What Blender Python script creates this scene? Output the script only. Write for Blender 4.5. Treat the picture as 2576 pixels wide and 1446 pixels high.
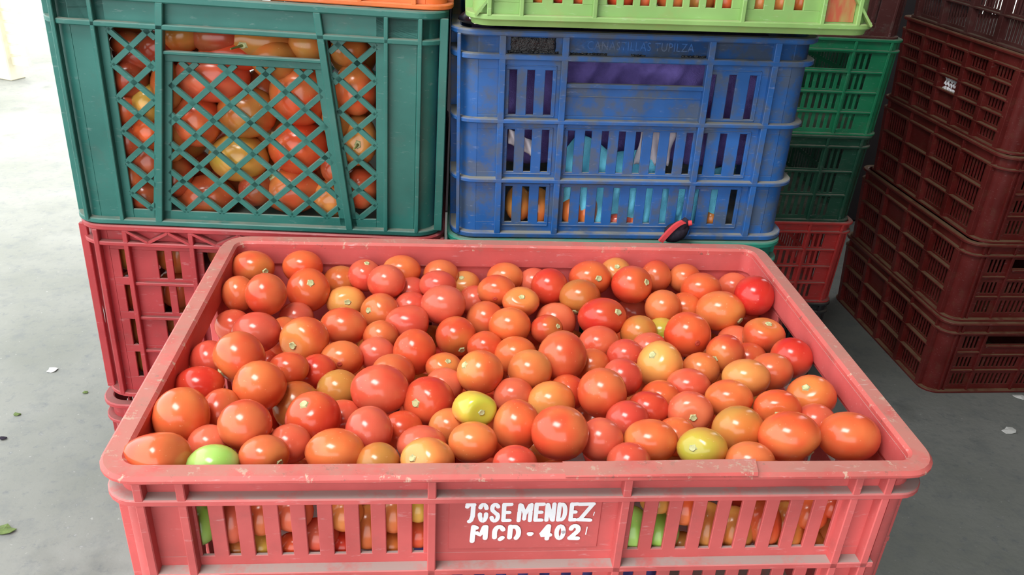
import bpy, bmesh, math, random
import numpy as np
from mathutils import Vector, Matrix, Euler

random.seed(7)
for o in list(bpy.data.objects):
    bpy.data.objects.remove(o, do_unlink=True)
scene = bpy.context.scene
C = scene.collection
R = math.radians

# ------------------------------------------------------------------ camera
IMG_W, IMG_H = 2576.0, 1446.0
FOC = 2080.37                                   # focal length in photo pixels
PITCH, YAW, ROLL = 0.474915, 0.102291, 0.060441
CAM = Vector((-0.0708, -0.6449, 1.2262))
cp, sp = math.cos(PITCH), math.sin(PITCH)
cy_, sy_ = math.cos(YAW), math.sin(YAW)
FWD = Vector((sy_ * cp, cy_ * cp, -sp))
r0 = Vector((cy_, -sy_, 0.0))
u0 = r0.cross(FWD)
RIGHT = r0 * math.cos(ROLL) + u0 * math.sin(ROLL)
UP = u0 * math.cos(ROLL) - r0 * math.sin(ROLL)
cam_data = bpy.data.cameras.new('camera')
cam = bpy.data.objects.new('camera', cam_data)
C.objects.link(cam)
rot = Matrix((RIGHT, UP, -FWD)).transposed()
cam.matrix_world = Matrix.Translation(CAM) @ rot.to_4x4()
cam_data.sensor_width = 36.0
cam_data.lens = FOC / IMG_W * 36.0
cam_data.clip_start = 0.02
scene.camera = cam

# ------------------------------------------------------------------ light
scene.view_settings.view_transform = 'Standard'
scene.view_settings.look = 'None'
scene.view_settings.gamma = 1.0
scene.view_settings.use_curve_mapping = False
scene.view_settings.exposure = 0.55
world = bpy.data.worlds.new('overcast_sky')
scene.world = world
world.use_nodes = True
bg = world.node_tree.nodes['Background']
bg.inputs['Color'].default_value = (0.97, 0.985, 1.0, 1)
bg.inputs['Strength'].default_value = 2.0

def add_light(name, kind, loc, aim, energy, col=(1, 1, 1), size=1.0, size_y=None):
    d = bpy.data.lights.new(name, kind)
    d.energy = energy
    d.color = col
    if kind == 'AREA':
        d.shape = 'RECTANGLE'
        d.size = size
        d.size_y = size_y or size
    if kind == 'SUN':
        d.angle = R(38.0)
    o = bpy.data.objects.new(name, d)
    C.objects.link(o)
    o.location = loc
    o.rotation_euler = (Vector(aim) - Vector(loc)).to_track_quat('-Z', 'Y').to_euler()
    return o

add_light('sun', 'SUN', (-3.2, 6.5, 9), (-3.0, 5.5, 0), 5.0, (1.0, 0.97, 0.9))
# lamp added for tomato highlights, a little left of and behind the camera
add_light('highlight_lamp', 'AREA', (-0.75, -0.75, 3.1), (-0.25, -0.2, 0.8), 37.0, (1.0, 0.99, 0.97), 1.0, 0.7)

# ------------------------------------------------------------------ materials
def lin(c):
    return tuple((v / 12.92 if v <= 0.04045 else ((v + 0.055) / 1.055) ** 2.4) for v in [x / 255.0 for x in c])

class NT:
    def __init__(self, name):
        self.m = bpy.data.materials.new(name)
        self.m.use_nodes = True
        self.t = self.m.node_tree
        self.b = self.t.nodes['Principled BSDF']
    def n(self, typ, **kw):
        nd = self.t.nodes.new(typ)
        for k, v in kw.items():
            setattr(nd, k, v)
        return nd
    def l(self, a, b):
        self.t.links.new(a, b)
    def noise(self, vec, scale, detail=3.0, rough=0.55):
        nd = self.n('ShaderNodeTexNoise')
        nd.inputs['Scale'].default_value = scale
        nd.inputs['Detail'].default_value = detail
        nd.inputs['Roughness'].default_value = rough
        self.l(vec, nd.inputs['Vector'])
        return nd.outputs['Fac']
    def rng(self, val, a, b, c=0.0, d=1.0):
        nd = self.n('ShaderNodeMapRange')
        nd.inputs['From Min'].default_value = a
        nd.inputs['From Max'].default_value = b
        nd.inputs['To Min'].default_value = c
        nd.inputs['To Max'].default_value = d
        self.l(val, nd.inputs['Value'])
        return nd.outputs['Result']
    def mul(self, a, b, op='MULTIPLY'):
        nd = self.n('ShaderNodeMath', operation=op)
        for i, v in enumerate((a, b)):
            if isinstance(v, (int, float)):
                nd.inputs[i].default_value = v
            else:
                self.l(v, nd.inputs[i])
        return nd.outputs[0]
    def mix(self, fac, a, b):
        nd = self.n('ShaderNodeMix', data_type='RGBA')
        for i, v in ((0, fac), (6, a), (7, b)):
            if isinstance(v, (int, float)):
                nd.inputs[i].default_value = v
            elif isinstance(v, tuple):
                nd.inputs[i].default_value = (*v[:3], 1.0)
            else:
                self.l(v, nd.inputs[i])
        return nd.outputs[2]
    def scaled(self, vec, s):
        nd = self.n('ShaderNodeMapping')
        nd.inputs['Scale'].default_value = s
        self.l(vec, nd.inputs['Vector'])
        return nd.outputs['Vector']
    def coord(self, which='Object'):
        return self.n('ShaderNodeTexCoord').outputs[which]
    def bump(self, h, strength, dist):
        nd = self.n('ShaderNodeBump')
        nd.inputs['Strength'].default_value = strength
        nd.inputs['Distance'].default_value = dist
        self.l(h, nd.inputs['Height'])
        self.l(nd.outputs['Normal'], self.b.inputs['Normal'])

def plastic(name, col, dust=0.6, dustcol=(150, 142, 132), rough=0.42, grime=0.25, scuff=0.2, grimecol=(90, 84, 78), spec=0.4, flecks=0.0, glo=0.54):
    k = NT(name)
    v = k.coord()
    base = lin(col)
    dark = tuple(c * 0.82 for c in base)
    lite = tuple(min(1, c * 1.12 + 0.01) for c in base)
    c = k.mix(k.rng(k.noise(v, 14, 4), 0.3, 0.7), dark, lite)
    g = k.mul(k.rng(k.noise(v, 38, 5, 0.65), glo, glo + 0.14), grime)
    c = k.mix(g, c, lin(grimecol))
    s = k.mul(k.rng(k.noise(k.scaled(v, (60, 260, 260)), 1.0, 3, 0.7), 0.62, 0.72), scuff)
    c = k.mix(s, c, tuple(min(1, x * 0.5 + 0.42) for x in base))
    if flecks:
        fk = k.noise(k.scaled(v, (1, 1, 0.4)), 95, 4, 0.75)
        c = k.mix(k.mul(k.rng(fk, 0.60, 0.66), flecks), c, lin((206, 186, 164)))
        c = k.mix(k.mul(k.rng(k.noise(v, 70, 5, 0.8), 0.60, 0.66), flecks * 0.8), c, lin((104, 84, 74)))
    geo = k.n('ShaderNodeNewGeometry')
    sep = k.n('ShaderNodeSeparateXYZ')
    k.l(geo.outputs['Normal'], sep.inputs[0])
    up = k.rng(sep.outputs['Z'], 0.6, 0.95)
    d = k.mul(k.mul(up, k.rng(k.noise(v, 26, 5, 0.7), 0.26, 0.5)), dust)
    c = k.mix(d, c, lin(dustcol))
    k.l(c, k.b.inputs['Base Color'])
    k.b.inputs['Specular IOR Level'].default_value = spec
    rr = k.mix(k.mul(d, 1.0, 'MAXIMUM') if False else d, (rough,) * 3, (0.9,) * 3)
    k.l(rr, k.b.inputs['Roughness'])
    k.bump(k.noise(v, 220, 3), 0.15, 0.0006)
    return k.m

def simple(name, col, rough=0.6, spec=0.3, var=0.12, scale=40, bump=0.0, bscale=200):
    k = NT(name)
    v = k.coord()
    b = lin(col)
    c = k.mix(k.rng(k.noise(v, scale, 4), 0.3, 0.7), tuple(x * (1 - var) for x in b), tuple(min(1, x * (1 + var)) for x in b))
    k.l(c, k.b.inputs['Base Color'])
    k.b.inputs['Roughness'].default_value = rough
    k.b.inputs['Specular IOR Level'].default_value = spec
    if bump:
        k.bump(k.noise(v, bscale, 4), bump, 0.002)
    return k.m

def tomato_mat(name, main, second, shoulder, sh_amt=0.5, blend=(0.38, 0.62)):
    """ripeness patches by noise, paler shoulder round the stem (mesh attribute 'stem')"""
    k = NT(name)
    v = k.coord()
    info = k.n('ShaderNodeObjectInfo')
    add = k.n('ShaderNodeVectorMath', operation='ADD')
    k.l(v, add.inputs[0])
    k.l(info.outputs['Location'], add.inputs[1])
    c = k.mix(k.rng(k.noise(add.outputs[0], 24, 2), *blend), lin(main), lin(second))
    att = k.n('ShaderNodeAttribute', attribute_name='stem')
    w = k.mul(att.outputs['Fac'], k.mul(k.noise(add.outputs[0], 60, 2), 0.35), 'ADD')
    c = k.mix(k.mul(k.rng(w, 0.55, 1.25), sh_amt), c, lin(shoulder))
    fl = k.mul(k.rng(k.noise(add.outputs[0], 420, 1), 0.72, 0.78), 0.25)
    c = k.mix(fl, c, lin((240, 190, 150)))
    hs = k.n('ShaderNodeHueSaturation')
    k.l(k.rng(info.outputs['Random'], 0, 1, 0.499, 0.510), hs.inputs['Hue'])
    k.l(k.rng(info.outputs['Random'], 0, 1, 0.9, 1.1), hs.inputs['Value'])
    k.l(c, hs.inputs['Color'])
    k.l(hs.outputs['Color'], k.b.inputs['Base Color'])
    k.b.inputs['Roughness'].default_value = 0.2
    k.b.inputs['Specular IOR Level'].default_value = 0.5
    k.b.inputs['Subsurface Weight'].default_value = 0.12
    k.b.inputs['Subsurface Radius'].default_value = (0.012, 0.004, 0.002)
    k.b.inputs['Subsurface Scale'].default_value = 0.5
    k.bump(k.noise(v, 70, 2), 0.08, 0.002)
    return k.m

M = {}
M['red'] = plastic('red_plastic', (203, 92, 90), dust=0.95, dustcol=(164, 152, 146), grime=0.12, scuff=0.3, rough=0.5)
M['red_rim'] = plastic('red_rim_plastic', (204, 90, 86), dust=0.55, dustcol=(172, 138, 124), grime=0.35, scuff=0.6, grimecol=(130, 108, 96), rough=0.55, flecks=0.7)
M['red_dark'] = plastic('dark_red_plastic', (164, 54, 58), dust=0.6, dustcol=(110, 92, 86), grime=0.15, rough=0.35)
M['green'] = plastic('sea_green_plastic', (38, 104, 95), dust=0.75, dustcol=(128, 128, 116), grime=0.16, scuff=0.16, rough=0.4)
M['blue'] = plastic('blue_plastic', (30, 90, 158), dust=0.97, dustcol=(140, 138, 128), grime=0.75, glo=0.45, scuff=0.2, grimecol=(80, 90, 100), rough=0.45)
M['lime'] = plastic('lime_plastic', (132, 172, 98), dust=0.5, dustcol=(170, 160, 130), grime=0.3, scuff=0.3, grimecol=(150, 150, 90), rough=0.45)
M['orange'] = plastic('orange_plastic', (222, 112, 52), dust=0.5, dustcol=(190, 140, 110), grime=0.2)
M['teal'] = plastic('teal_plastic', (30, 138, 116), dust=0.5, grime=0.25)
M['bgreen'] = plastic('dark_green_plastic', (14, 112, 74), dust=0.6, grime=0.25)
M['bgreen2'] = plastic('bottle_green_plastic', (8, 62, 44), dust=0.6, grime=0.25)
M['bred'] = plastic('brick_red_plastic', (172, 44, 42), dust=0.7, grime=0.3, grimecol=(100, 70, 64))
M['black'] = plastic('black_plastic', (26, 27, 30), dust=0.45, grime=0.3, grimecol=(60, 58, 56))
M['maroon'] = plastic('maroon_plastic', (96, 21, 17), dust=0.95, dustcol=(128, 102, 76), grime=0.4, grimecol=(96, 62, 46))
M['brown'] = plastic('dark_brown_plastic', (74, 34, 32), dust=0.7, dustcol=(120, 108, 90), grime=0.4)
M['paint'] = simple('white_paint', (244, 244, 248), 0.55, 0.3, 0.03, 200)
M['ink'] = simple('black_tar', (16, 18, 22), 0.25, 0.6, 0.2, 200, 0.9, 420)
M['scar'] = simple('stem_scar', (190, 192, 142), 0.6, 0.2, 0.25, 300)
M['scar_core'] = simple('stem_core', (120, 128, 78), 0.7, 0.2, 0.25, 300)
M['tip'] = simple('blossom_end', (190, 74, 56), 0.5, 0.3, 0.2, 300)
M['stalk'] = simple('green_stalk', (120, 130, 70), 0.7, 0.2, 0.25, 200)
M['purple'] = simple('purple_cloth', (112, 98, 168), 0.85, 0.1, 0.25, 60, 0.5, 900)
M['cyan'] = simple('cyan_cloth', (120, 218, 248), 0.8, 0.15, 0.1, 60, 0.4, 900)
M['white'] = simple('white_film', (214, 212, 220), 0.35, 0.4, 0.08, 60)
M['bag'] = simple('black_bag', (20, 20, 30), 0.3, 0.5, 0.3, 90)
M['strap'] = simple('red_strap', (206, 72, 76), 0.7, 0.2, 0.08, 300)
M['felt'] = simple('black_felt', (46, 42, 52), 0.85, 0.1, 0.2, 300)
M['paper'] = simple('white_paper', (225, 226, 222), 0.7, 0.2, 0.05, 90)
M['leaf'] = simple('dry_leaf', (92, 110, 62), 0.7, 0.2, 0.3, 90)
M['palewood'] = simple('pale_yellow_wood', (236, 230, 206), 0.7, 0.2, 0.1, 12)
M['wallp'] = simple('dark_plaster', (58, 54, 56), 0.9, 0.1, 0.15, 3)
M['roof'] = simple('shade_roof_sheet', (120, 120, 118), 0.8, 0.2, 0.1, 2)
TOM = {
    'R': (tomato_mat('tomato_red', (213, 54, 43), (220, 82, 56), (218, 126, 70), 0.45), 'bright red'),
    'O': (tomato_mat('tomato_orange_red', (220, 80, 52), (222, 114, 70), (224, 154, 76), 0.6), 'orange-red'),
    'P': (tomato_mat('tomato_pinkish', (218, 78, 62), (224, 104, 80), (222, 128, 86), 0.5), 'pinkish red'),
    'Y': (tomato_mat('tomato_pale_orange', (224, 118, 68), (226, 142, 80), (218, 164, 86), 0.7), 'pale orange'),
    'T': (tomato_mat('tomato_tan', (206, 104, 54), (190, 128, 66), (178, 132, 60), 0.7), 'tan-orange'),
    'V': (tomato_mat('tomato_turning', (216, 152, 76), (206, 168, 70), (176, 184, 62), 1.0), 'yellow-green'),
    'B': (tomato_mat('tomato_brown_red', (184, 72, 48), (176, 98, 60), (170, 116, 66), 0.6), 'dull brown-red'),
    'G': (tomato_mat('tomato_green', (150, 194, 78), (172, 206, 110), (190, 214, 140), 0.6), 'unripe green'),
}

# ------------------------------------------------------------------ mesh helpers
def link(name, me, mat, parent=None, loc=None):
    o = bpy.data.objects.new(name, me)
    if mat is not None and not me.materials:
        me.materials.append(mat)
    C.objects.link(o)
    if parent is not None:
        o.parent = parent
    if loc is not None:
        o.location = loc
    return o

def tag(o, label=None, cat=None, group=None, kind=None):
    if label: o['label'] = label
    if cat: o['category'] = cat
    if group: o['group'] = group
    if kind: o['kind'] = kind
    return o

def empty(name, loc, rz=0.0, ry=0.0):
    o = bpy.data.objects.new(name, None)
    o.empty_display_size = 0.05
    C.objects.link(o)
    o.location = loc
    o.rotation_euler = (0, ry, rz)
    return o

_cor = [(i, j, k) for i in (0, 1) for j in (0, 1) for k in (0, 1)]
def _ci(c, a): return _cor.index(c) * 3 + a
_cf = []
for a in range(3):
    b, c = (a + 1) % 3, (a + 2) % 3
    for s in (0, 1):
        q = []
        for (t, w) in ((0, 0), (1, 0), (1, 1), (0, 1)):
            co = [0, 0, 0]; co[a] = s; co[b] = t; co[c] = w
            q.append(_ci(tuple(co), a))
        _cf.append(q)
    for s in (0, 1):
        for t in (0, 1):
            q = []
            for (w, ax) in ((0, a), (0, b), (1, b), (1, a)):
                co = [0, 0, 0]; co[a] = s; co[b] = t; co[c] = w
                q.append(_ci(tuple(co), ax))
            _cf.append(q)
for co in _cor:
    _cf.append([_ci(co, 0), _ci(co, 1), _ci(co, 2)])

class MB:
    def __init__(self):
        self.v = []; self.f = []
    def add(self, vs, fs):
        n = len(self.v)
        self.v += [tuple(p) for p in vs]
        self.f += [[i + n for i in f] for f in fs]
    def convex(self, vs, fs):
        ctr = sum((Vector(p) for p in vs), Vector()) / len(vs)
        out = []
        for f in fs:
            ps = [Vector(vs[i]) for i in f]
            n = (ps[1] - ps[0]).cross(ps[2] - ps[0])
            if len(ps) == 4: n += (ps[2] - ps[0]).cross(ps[3] - ps[0])
            m = sum(ps, Vector()) / len(ps)
            out.append(f if n.dot(m - ctr) >= 0 else f[::-1])
        self.add(vs, out)
    def cbox(self, lo, hi, ch=0.0006, fn=None):
        """chamfered box between two parameter-space corners, each point put through fn"""
        vs = []
        ch3 = [min(ch, (hi[i] - lo[i]) * 0.3) for i in range(3)]
        for co in _cor:
            for a in range(3):
                p = []
                for i in range(3):
                    e = 0 if i == a else ch3[i]
                    p.append(hi[i] - e if co[i] else lo[i] + e)
                vs.append(fn(*p) if fn else tuple(p))
        self.convex(vs, _cf)
    def hexa(self, p8):
        """8 points: bottom loop then top loop"""
        self.convex(p8, [[0, 1, 2, 3], [4, 5, 6, 7], [0, 1, 5, 4], [1, 2, 6, 5], [2, 3, 7, 6], [3, 0, 4, 7]])
    def tube(self, pts, rad, n=6):
        pts = [Vector(p) for p in pts]
        rads = rad if isinstance(rad, (list, tuple)) else [rad] * len(pts)
        rings = []
        for i, p in enumerate(pts):
            d = (pts[min(i + 1, len(pts) - 1)] - pts[max(i - 1, 0)]).normalized()
            a = d.orthogonal().normalized(); b = d.cross(a)
            if i and rings:
                pa = (Vector(rings[-1][0]) - pts[i - 1])
                a = (pa - d * pa.dot(d)).normalized(); b = d.cross(a)
            rings.append([p + (a * math.cos(t) + b * math.sin(t)) * rads[i] for t in [2 * math.pi * q / n for q in range(n)]])
        vs = [v for r in rings for v in r]
        fs = []
        for i in range(len(rings) - 1):
            for q in range(n):
                fs.append([i * n + q, i * n + (q + 1) % n, (i + 1) * n + (q + 1) % n, (i + 1) * n + q])
        fs.append(list(range(n))[::-1]); fs.append([len(vs) - n + q for q in range(n)])
        self.add(vs, fs)
    def mesh(self, name, smooth=None, recalc=False):
        me = bpy.data.meshes.new(name)
        me.from_pydata(self.v, [], self.f)
        if recalc:
            bm = bmesh.new(); bm.from_mesh(me)
            bmesh.ops.recalc_face_normals(bm, faces=bm.faces)
            bm.to_mesh(me); bm.free()
        if smooth is not None:
            me.shade_smooth()
            if smooth < 179:
                me.set_sharp_from_angle(angle=R(smooth))
        me.update()
        return me
    def build(self, name, mat, parent=None, loc=None, smooth=None, recalc=False):
        return link(name, self.mesh(name, smooth, recalc), mat, parent, loc)

# ------------------------------------------------------------------ crates
class Crate:
    """moulded crate: local origin at the middle of its base, front wall towards -Y"""
    def __init__(self, name, W, D, H, mat, loc, rz=0.0, ry=0.0, taper=0.0, r=0.02, t=0.003, base_z=0.0, rim_mat=None):
        self.W, self.D, self.H, self.taper, self.r, self.t, self.mat = W, D, H, taper, r, t, mat
        self.rim_mat = rim_mat or mat
        self.root = empty(name, loc, rz, ry)
    def hx(self, z): return self.W / 2 - self.taper * (1 - z / self.H)
    def hy(self, z): return self.D / 2 - self.taper * (1 - z / self.H)
    def half(self, side): return (self.W if side in (0, 2) else self.D) / 2 - self.r
    def P(self, side, u, z, o):
        hx, hy = self.hx(z), self.hy(z)
        if side in (0, 2):
            x = u * (hx - self.r) / (self.W / 2 - self.r)
            return (x, -(hy + o), z) if side == 0 else (-x, hy + o, z)
        y = u * (hy - self.r) / (self.D / 2 - self.r)
        return (hx + o, y, z) if side == 1 else (-(hx + o), -y, z)
    def path(self, z, off, n=6):
        hx, hy = self.hx(z) + off, self.hy(z) + off
        r = max(self.r + off, 0.002)
        pts = []
        for cx, cy, a0 in ((hx - r, -(hy - r), -90), (hx - r, hy - r, 0), (-(hx - r), hy - r, 90), (-(hx - r), -(hy - r), 180)):
            for i in range(n + 1):
                a = R(a0 + 90 * i / n)
                pts.append((cx + r * math.cos(a), cy + r * math.sin(a), z))
        return pts
    def ring(self, name, prof, mat=None, warp=None):
        b = MB()
        loops = [self.path(z, o) for (o, z) in prof]
        n = len(loops[0]); k = len(loops)
        vs = [p for l in loops for p in l]
        if warp: vs = [warp(p) for p in vs]
        fs = [[i * n + j, i * n + (j + 1) % n, ((i + 1) % k) * n + (j + 1) % n, ((i + 1) % k) * n + j] for i in range(k) for j in range(n)]
        b.add(vs, fs)
        return b.build(name, mat or self.mat, self.root, smooth=32, recalc=True)
    def ledge(self, z0, z1, off, name='ledge', inn=-0.001):
        c = min(0.001, (z1 - z0) * 0.3)
        return self.ring(name, [(inn, z0), (off - c, z0), (off, z0 + c), (off, z1 - c), (off - c, z1), (inn, z1)])
    def rim(self, z0, z1, oi, oo, c=0.002, warp=None):
        return self.ring('rim', [(oi, z0), (oo - c, z0), (oo, z0 + c), (oo, z1 - c), (oo - c, z1), (oi + c, z1), (oi, z1 - c)], self.rim_mat, warp)
    def corners(self, z0, z1):
        n = 6
        for q in range(4):
            b = MB(); vs = []
            for z in (z0, z1):
                for off in (0.0, -self.t):
                    vs += self.path(z, off, n)[q * (n + 1):(q + 1) * (n + 1)]
            k = n + 1
            fs = []
            for i in range(n):
                fs += [[i, i + 1, 2 * k + i + 1, 2 * k + i], [k + i, 3 * k + i, 3 * k + i + 1, k + i + 1], [2 * k + i, 2 * k + i + 1, 3 * k + i + 1, 3 * k + i]]
            fs += [[0, 2 * k, 3 * k, k], [n, k + n, 3 * k + n, 2 * k + n]]
            b.add(vs, fs)
            b.build('corner_post', self.mat, self.root, smooth=40, recalc=True)
    def base(self, z0=0.0, z1=0.004):
        b = MB()
        lo, hi = self.path(z0, -0.0005, 4), self.path(z1, -0.0005, 4)
        n = len(lo)
        b.add(lo + hi, [list(range(n))[::-1], [n + i for i in range(n)]] + [[i, (i + 1) % n, n + (i + 1) % n, n + i] for i in range(n)])
        return b.build('base_panel', self.mat, self.root)
    def wall(self, side, z0, z1, rows, indiv=True, ch=0.0005, umin=None, umax=None, thin=0.021, gap=None):
        """rows: (row_z0, row_z1, [(slot_u0, slot_u1), ...]) from any order; the solid rest is the wall"""
        h = self.half(side)
        ua, ub = (-h if umin is None else umin), (h if umax is None else umax)
        t = self.t
        F = lambda u, z, o: self.P(side, u, z, o)
        p = MB(); slats = []
        z = z0
        for (ra, rb, slots) in sorted(rows):
            if ra > z + 1e-5:
                p.cbox((ua, z, -t), (ub, ra, 0), ch, F)
            u = ua
            for (sa, sb) in sorted(slots):
                if sa > u + 1e-5:
                    (slats.append((u, sa, ra, rb)) if (indiv and sa - u < thin and u > ua) else p.cbox((u, ra - 0.0003, -t), (sa, rb + 0.0003, 0), ch, F))
                u = sb
            if ub > u + 1e-5:
                p.cbox((u, ra - 0.0003, -t), (ub, rb + 0.0003, 0), ch, F)
            z = rb
        if z1 > z + 1e-5:
            p.cbox((ua, z, -t), (ub, z1, 0), ch, F)
        w = p.build('wall_panel', self.mat, self.root)
        for (a, b_, ra, rb) in slats:
            s = MB(); s.cbox((a, ra - 0.001, -t), (b_, rb + 0.001, 0), ch, F)
            s.build('slat', self.mat, w)
        return w
    def rib(self, side, u, w, z0, z1, depth, u_top=None, name='rib', inn=-0.001, ch=0.0007, parent=None):
        b = MB(); ut = u if u_top is None else u_top
        F = lambda q, z, o: self.P(side, u + (ut - u) * (z - z0) / (z1 - z0) + q, z, o)
        b.cbox((-w / 2, z0, inn), (w / 2, z1, depth), ch, F)
        return b.build(name, self.mat, parent or self.root)
    def shelf(self, side, ua, ub, z0, z1, depth, name='ledge', parent=None, ch=0.0007):
        b = MB(); b.cbox((ua, z0, -0.001), (ub, z1, depth), ch, lambda u, z, o: self.P(side, u, z, o))
        return b.build(name, self.mat, parent or self.root)
    def bar(self, side, a, b_, w, o0, o1, name='lattice_bar', parent=None):
        """flat bar between two (u,z) points of a wall"""
        d = Vector((b_[0] - a[0], b_[1] - a[1])); n = Vector((-d.y, d.x)).normalized() * w / 2
        m = MB()
        q = [(a[0] + n.x, a[1] + n.y), (b_[0] + n.x, b_[1] + n.y), (b_[0] - n.x, b_[1] - n.y), (a[0] - n.x, a[1] - n.y)]
        k = 0.82
        q2 = [(a[0] + n.x * k, a[1] + n.y * k), (b_[0] + n.x * k, b_[1] + n.y * k), (b_[0] - n.x * k, b_[1] - n.y * k), (a[0] - n.x * k, a[1] - n.y * k)]
        m.hexa([self.P(side, u, z, o0) for u, z in q] + [self.P(side, u, z, o1) for u, z in q2])
        return m.build(name, self.mat, parent or self.root)

def slots(a, b, n, w):
    """n slots of width w, first starting at a, last ending at b"""
    if n == 1: return [(a, a + w)]
    p = (b - a - w) / (n - 1)
    return [(a + i * p, a + i * p + w) for i in range(n)]

# ------------------------------------------------------------------ the place
fl = NT('concrete')
v = fl.coord()
c = fl.mix(fl.rng(fl.noise(v, 1.6, 5), 0.3, 0.7), lin((112, 116, 110)), lin((142, 144, 140)))
c = fl.mix(fl.mul(fl.rng(fl.noise(v, 16, 5, 0.7), 0.5, 0.72), 0.4), c, lin((96, 102, 108)))
c = fl.mix(fl.mul(fl.rng(fl.noise(v, 90, 3, 0.6), 0.66, 0.74), 0.55), c, lin((190, 190, 184)))
c = fl.mix(fl.mul(fl.rng(fl.noise(v, 45, 6, 0.75), 0.55, 0.68), 0.45), c, lin((88, 94, 104)))
c = fl.mix(fl.mul(fl.rng(fl.noise(v, 3.1, 3, 0.6), 0.62, 0.7), 0.3), c, lin((64, 68, 62)))
fl.l(c, fl.b.inputs['Base Color'])
fl.b.inputs['Roughness'].default_value = 0.75
fl.b.inputs['Specular IOR Level'].default_value = 0.25
fl.bump(fl.noise(v, 60, 5), 0.25, 0.004)
b = MB(); b.cbox((-9, -6, -0.1), (7, 14, 0.0), 0.001)
tag(b.build('floor', fl.m), 'grey speckled concrete market floor', None, None, 'structure')
b = MB(); b.cbox((-1.6, -3.2, 3.2), (2.9, 2.5, 3.26), 0.01)
tag(b.build('shade_roof', M['roof']), 'unseen grey roof added over the crates to cut light from above', None, None, 'structure')  # unseen roof, added and sized to hold off the overhead sky
b = MB(); b.cbox((2.4, -2.2, 0), (2.5, 2.3, 3.2), 0.01)
tag(b.build('shade_wall_right', M['wallp']), 'unseen dark plaster wall added at the right to dim that side', None, None, 'structure')  # out of view, added close by to darken the right-hand floor and stack
b = MB(); b.cbox((0.5, -2.3, 0), (2.5, -2.2, 3.2), 0.01)
tag(b.build('shade_wall_front', M['wallp']), 'unseen dark plaster wall added behind the camera to dim the right side', None, None, 'structure')  # added out of view to cut daylight reaching the right side
b = MB(); b.cbox((-0.6, 2.35, 0), (1.9, 2.45, 3.2), 0.01)
tag(b.build('wall_back', M['wallp']), 'dark plaster wall behind the crate stacks', None, None, 'structure')

# ------------------------------------------------------------------ front crate with the painted name
FZ = 0.60
fc = Crate('tomato_crate', 0.576, 0.376, 0.25, M['red'], (0, 0, FZ), taper=0.001, r=0.016, t=0.003, rim_mat=M['red_rim'])
tag(fc.root, 'open red crate heaped with tomatoes, white painted name on its front', 'crate')
H = fc.H
rw = random.Random(3)
_ph = [rw.uniform(0, 6) for _ in range(4)]
def rim_warp(p):
    x, y, z = p
    return (x + 0.0006 * math.sin(31 * y + _ph[0]), y + 0.0007 * math.sin(23 * x + _ph[1]), z + 0.0007 * math.sin(27 * x + 19 * y + _ph[2]))
fc.rim(H - 0.007, H, -0.005, 0.012, 0.0025, rim_warp)
fc.ring('rim_skirt', [(-0.005, H - 0.026), (-0.003, H - 0.026), (-0.003, H - 0.006), (-0.005, H - 0.006)])
fc.corners(0.002, H - 0.006)
fc.base()
fc.ledge(H - 0.0275, H - 0.022, 0.0095)
for sd in range(4):
    for za in (() if sd == 3 else (H - 0.0965, 0.080)):
        fc.shelf(sd, -fc.half(sd) + 0.002, fc.half(sd) - 0.002, za, za + 0.0055, 0.0092)
fc.ledge(0.0, 0.006, 0.008)
S1a = slots(-0.237, -0.078, 9, 0.0082)
S1b = slots(0.076, 0.232, 9, 0.0082)
S2 = slots(-0.056, 0.052, 7, 0.0078)
rows = [(0.1675, 0.2145, S1a + S1b), (0.100, 0.1505, S1a + S2 + S1b), (0.02, 0.072, S1a + S2 + S1b)]
fw = fc.wall(0, 0.003, H - 0.006, rows)
fc.wall(2, 0.003, H - 0.006, rows[:0] + [(0.100, 0.1505, S1a + S2 + S1b), (0.02, 0.072, S1a + S2 + S1b)])
E_rows = [(0.163, 0.219, [(-0.085, 0.085)]), (0.104, 0.149, slots(-0.13, 0.13, 13, 0.008)), (0.02, 0.072, slots(-0.13, 0.13, 13, 0.008))]
for sd in (1, 3):
    fc.wall(sd, 0.003, H - 0.006, E_rows)
    for u in (-0.166, -0.135, -0.098, 0.098, 0.135, 0.166):
        fc.rib(sd, u, 0.006, 0.006, H - 0.007, 0.009)
for u in (-0.270, -0.242, -0.072, 0.067, 0.238, 0.262):
    fc.rib(0, u, 0.0062, 0.006, H - 0.007, 0.0092)
    fc.rib(2, u, 0.0062, 0.006, H - 0.007, 0.0092)
# split rim: one end of the break stands up over the other
cap = MB()
cap.hexa([(0.02, -0.2004, H - 0.001), (0.158, -0.2008, H - 0.001), (0.161, -0.1835, H - 0.001), (0.02, -0.1835, H - 0.001),
          (0.02, -0.1996, H - 0.0002), (0.158, -0.1996, H + 0.0016), (0.161, -0.185, H + 0.0016), (0.02, -0.185, H - 0.0002)])
cap.build('rim_split', M['red_rim'], fc.root)
sp_ = MB(); sp_.cbox((-0.060, 0.1715, -0.001), (0.052, 0.2195, 0.0009), 0.0006, lambda u, z, o: fc.P(0, u, z, o))
plate = sp_.build('name_plate', M['red'], fc.root)

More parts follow.
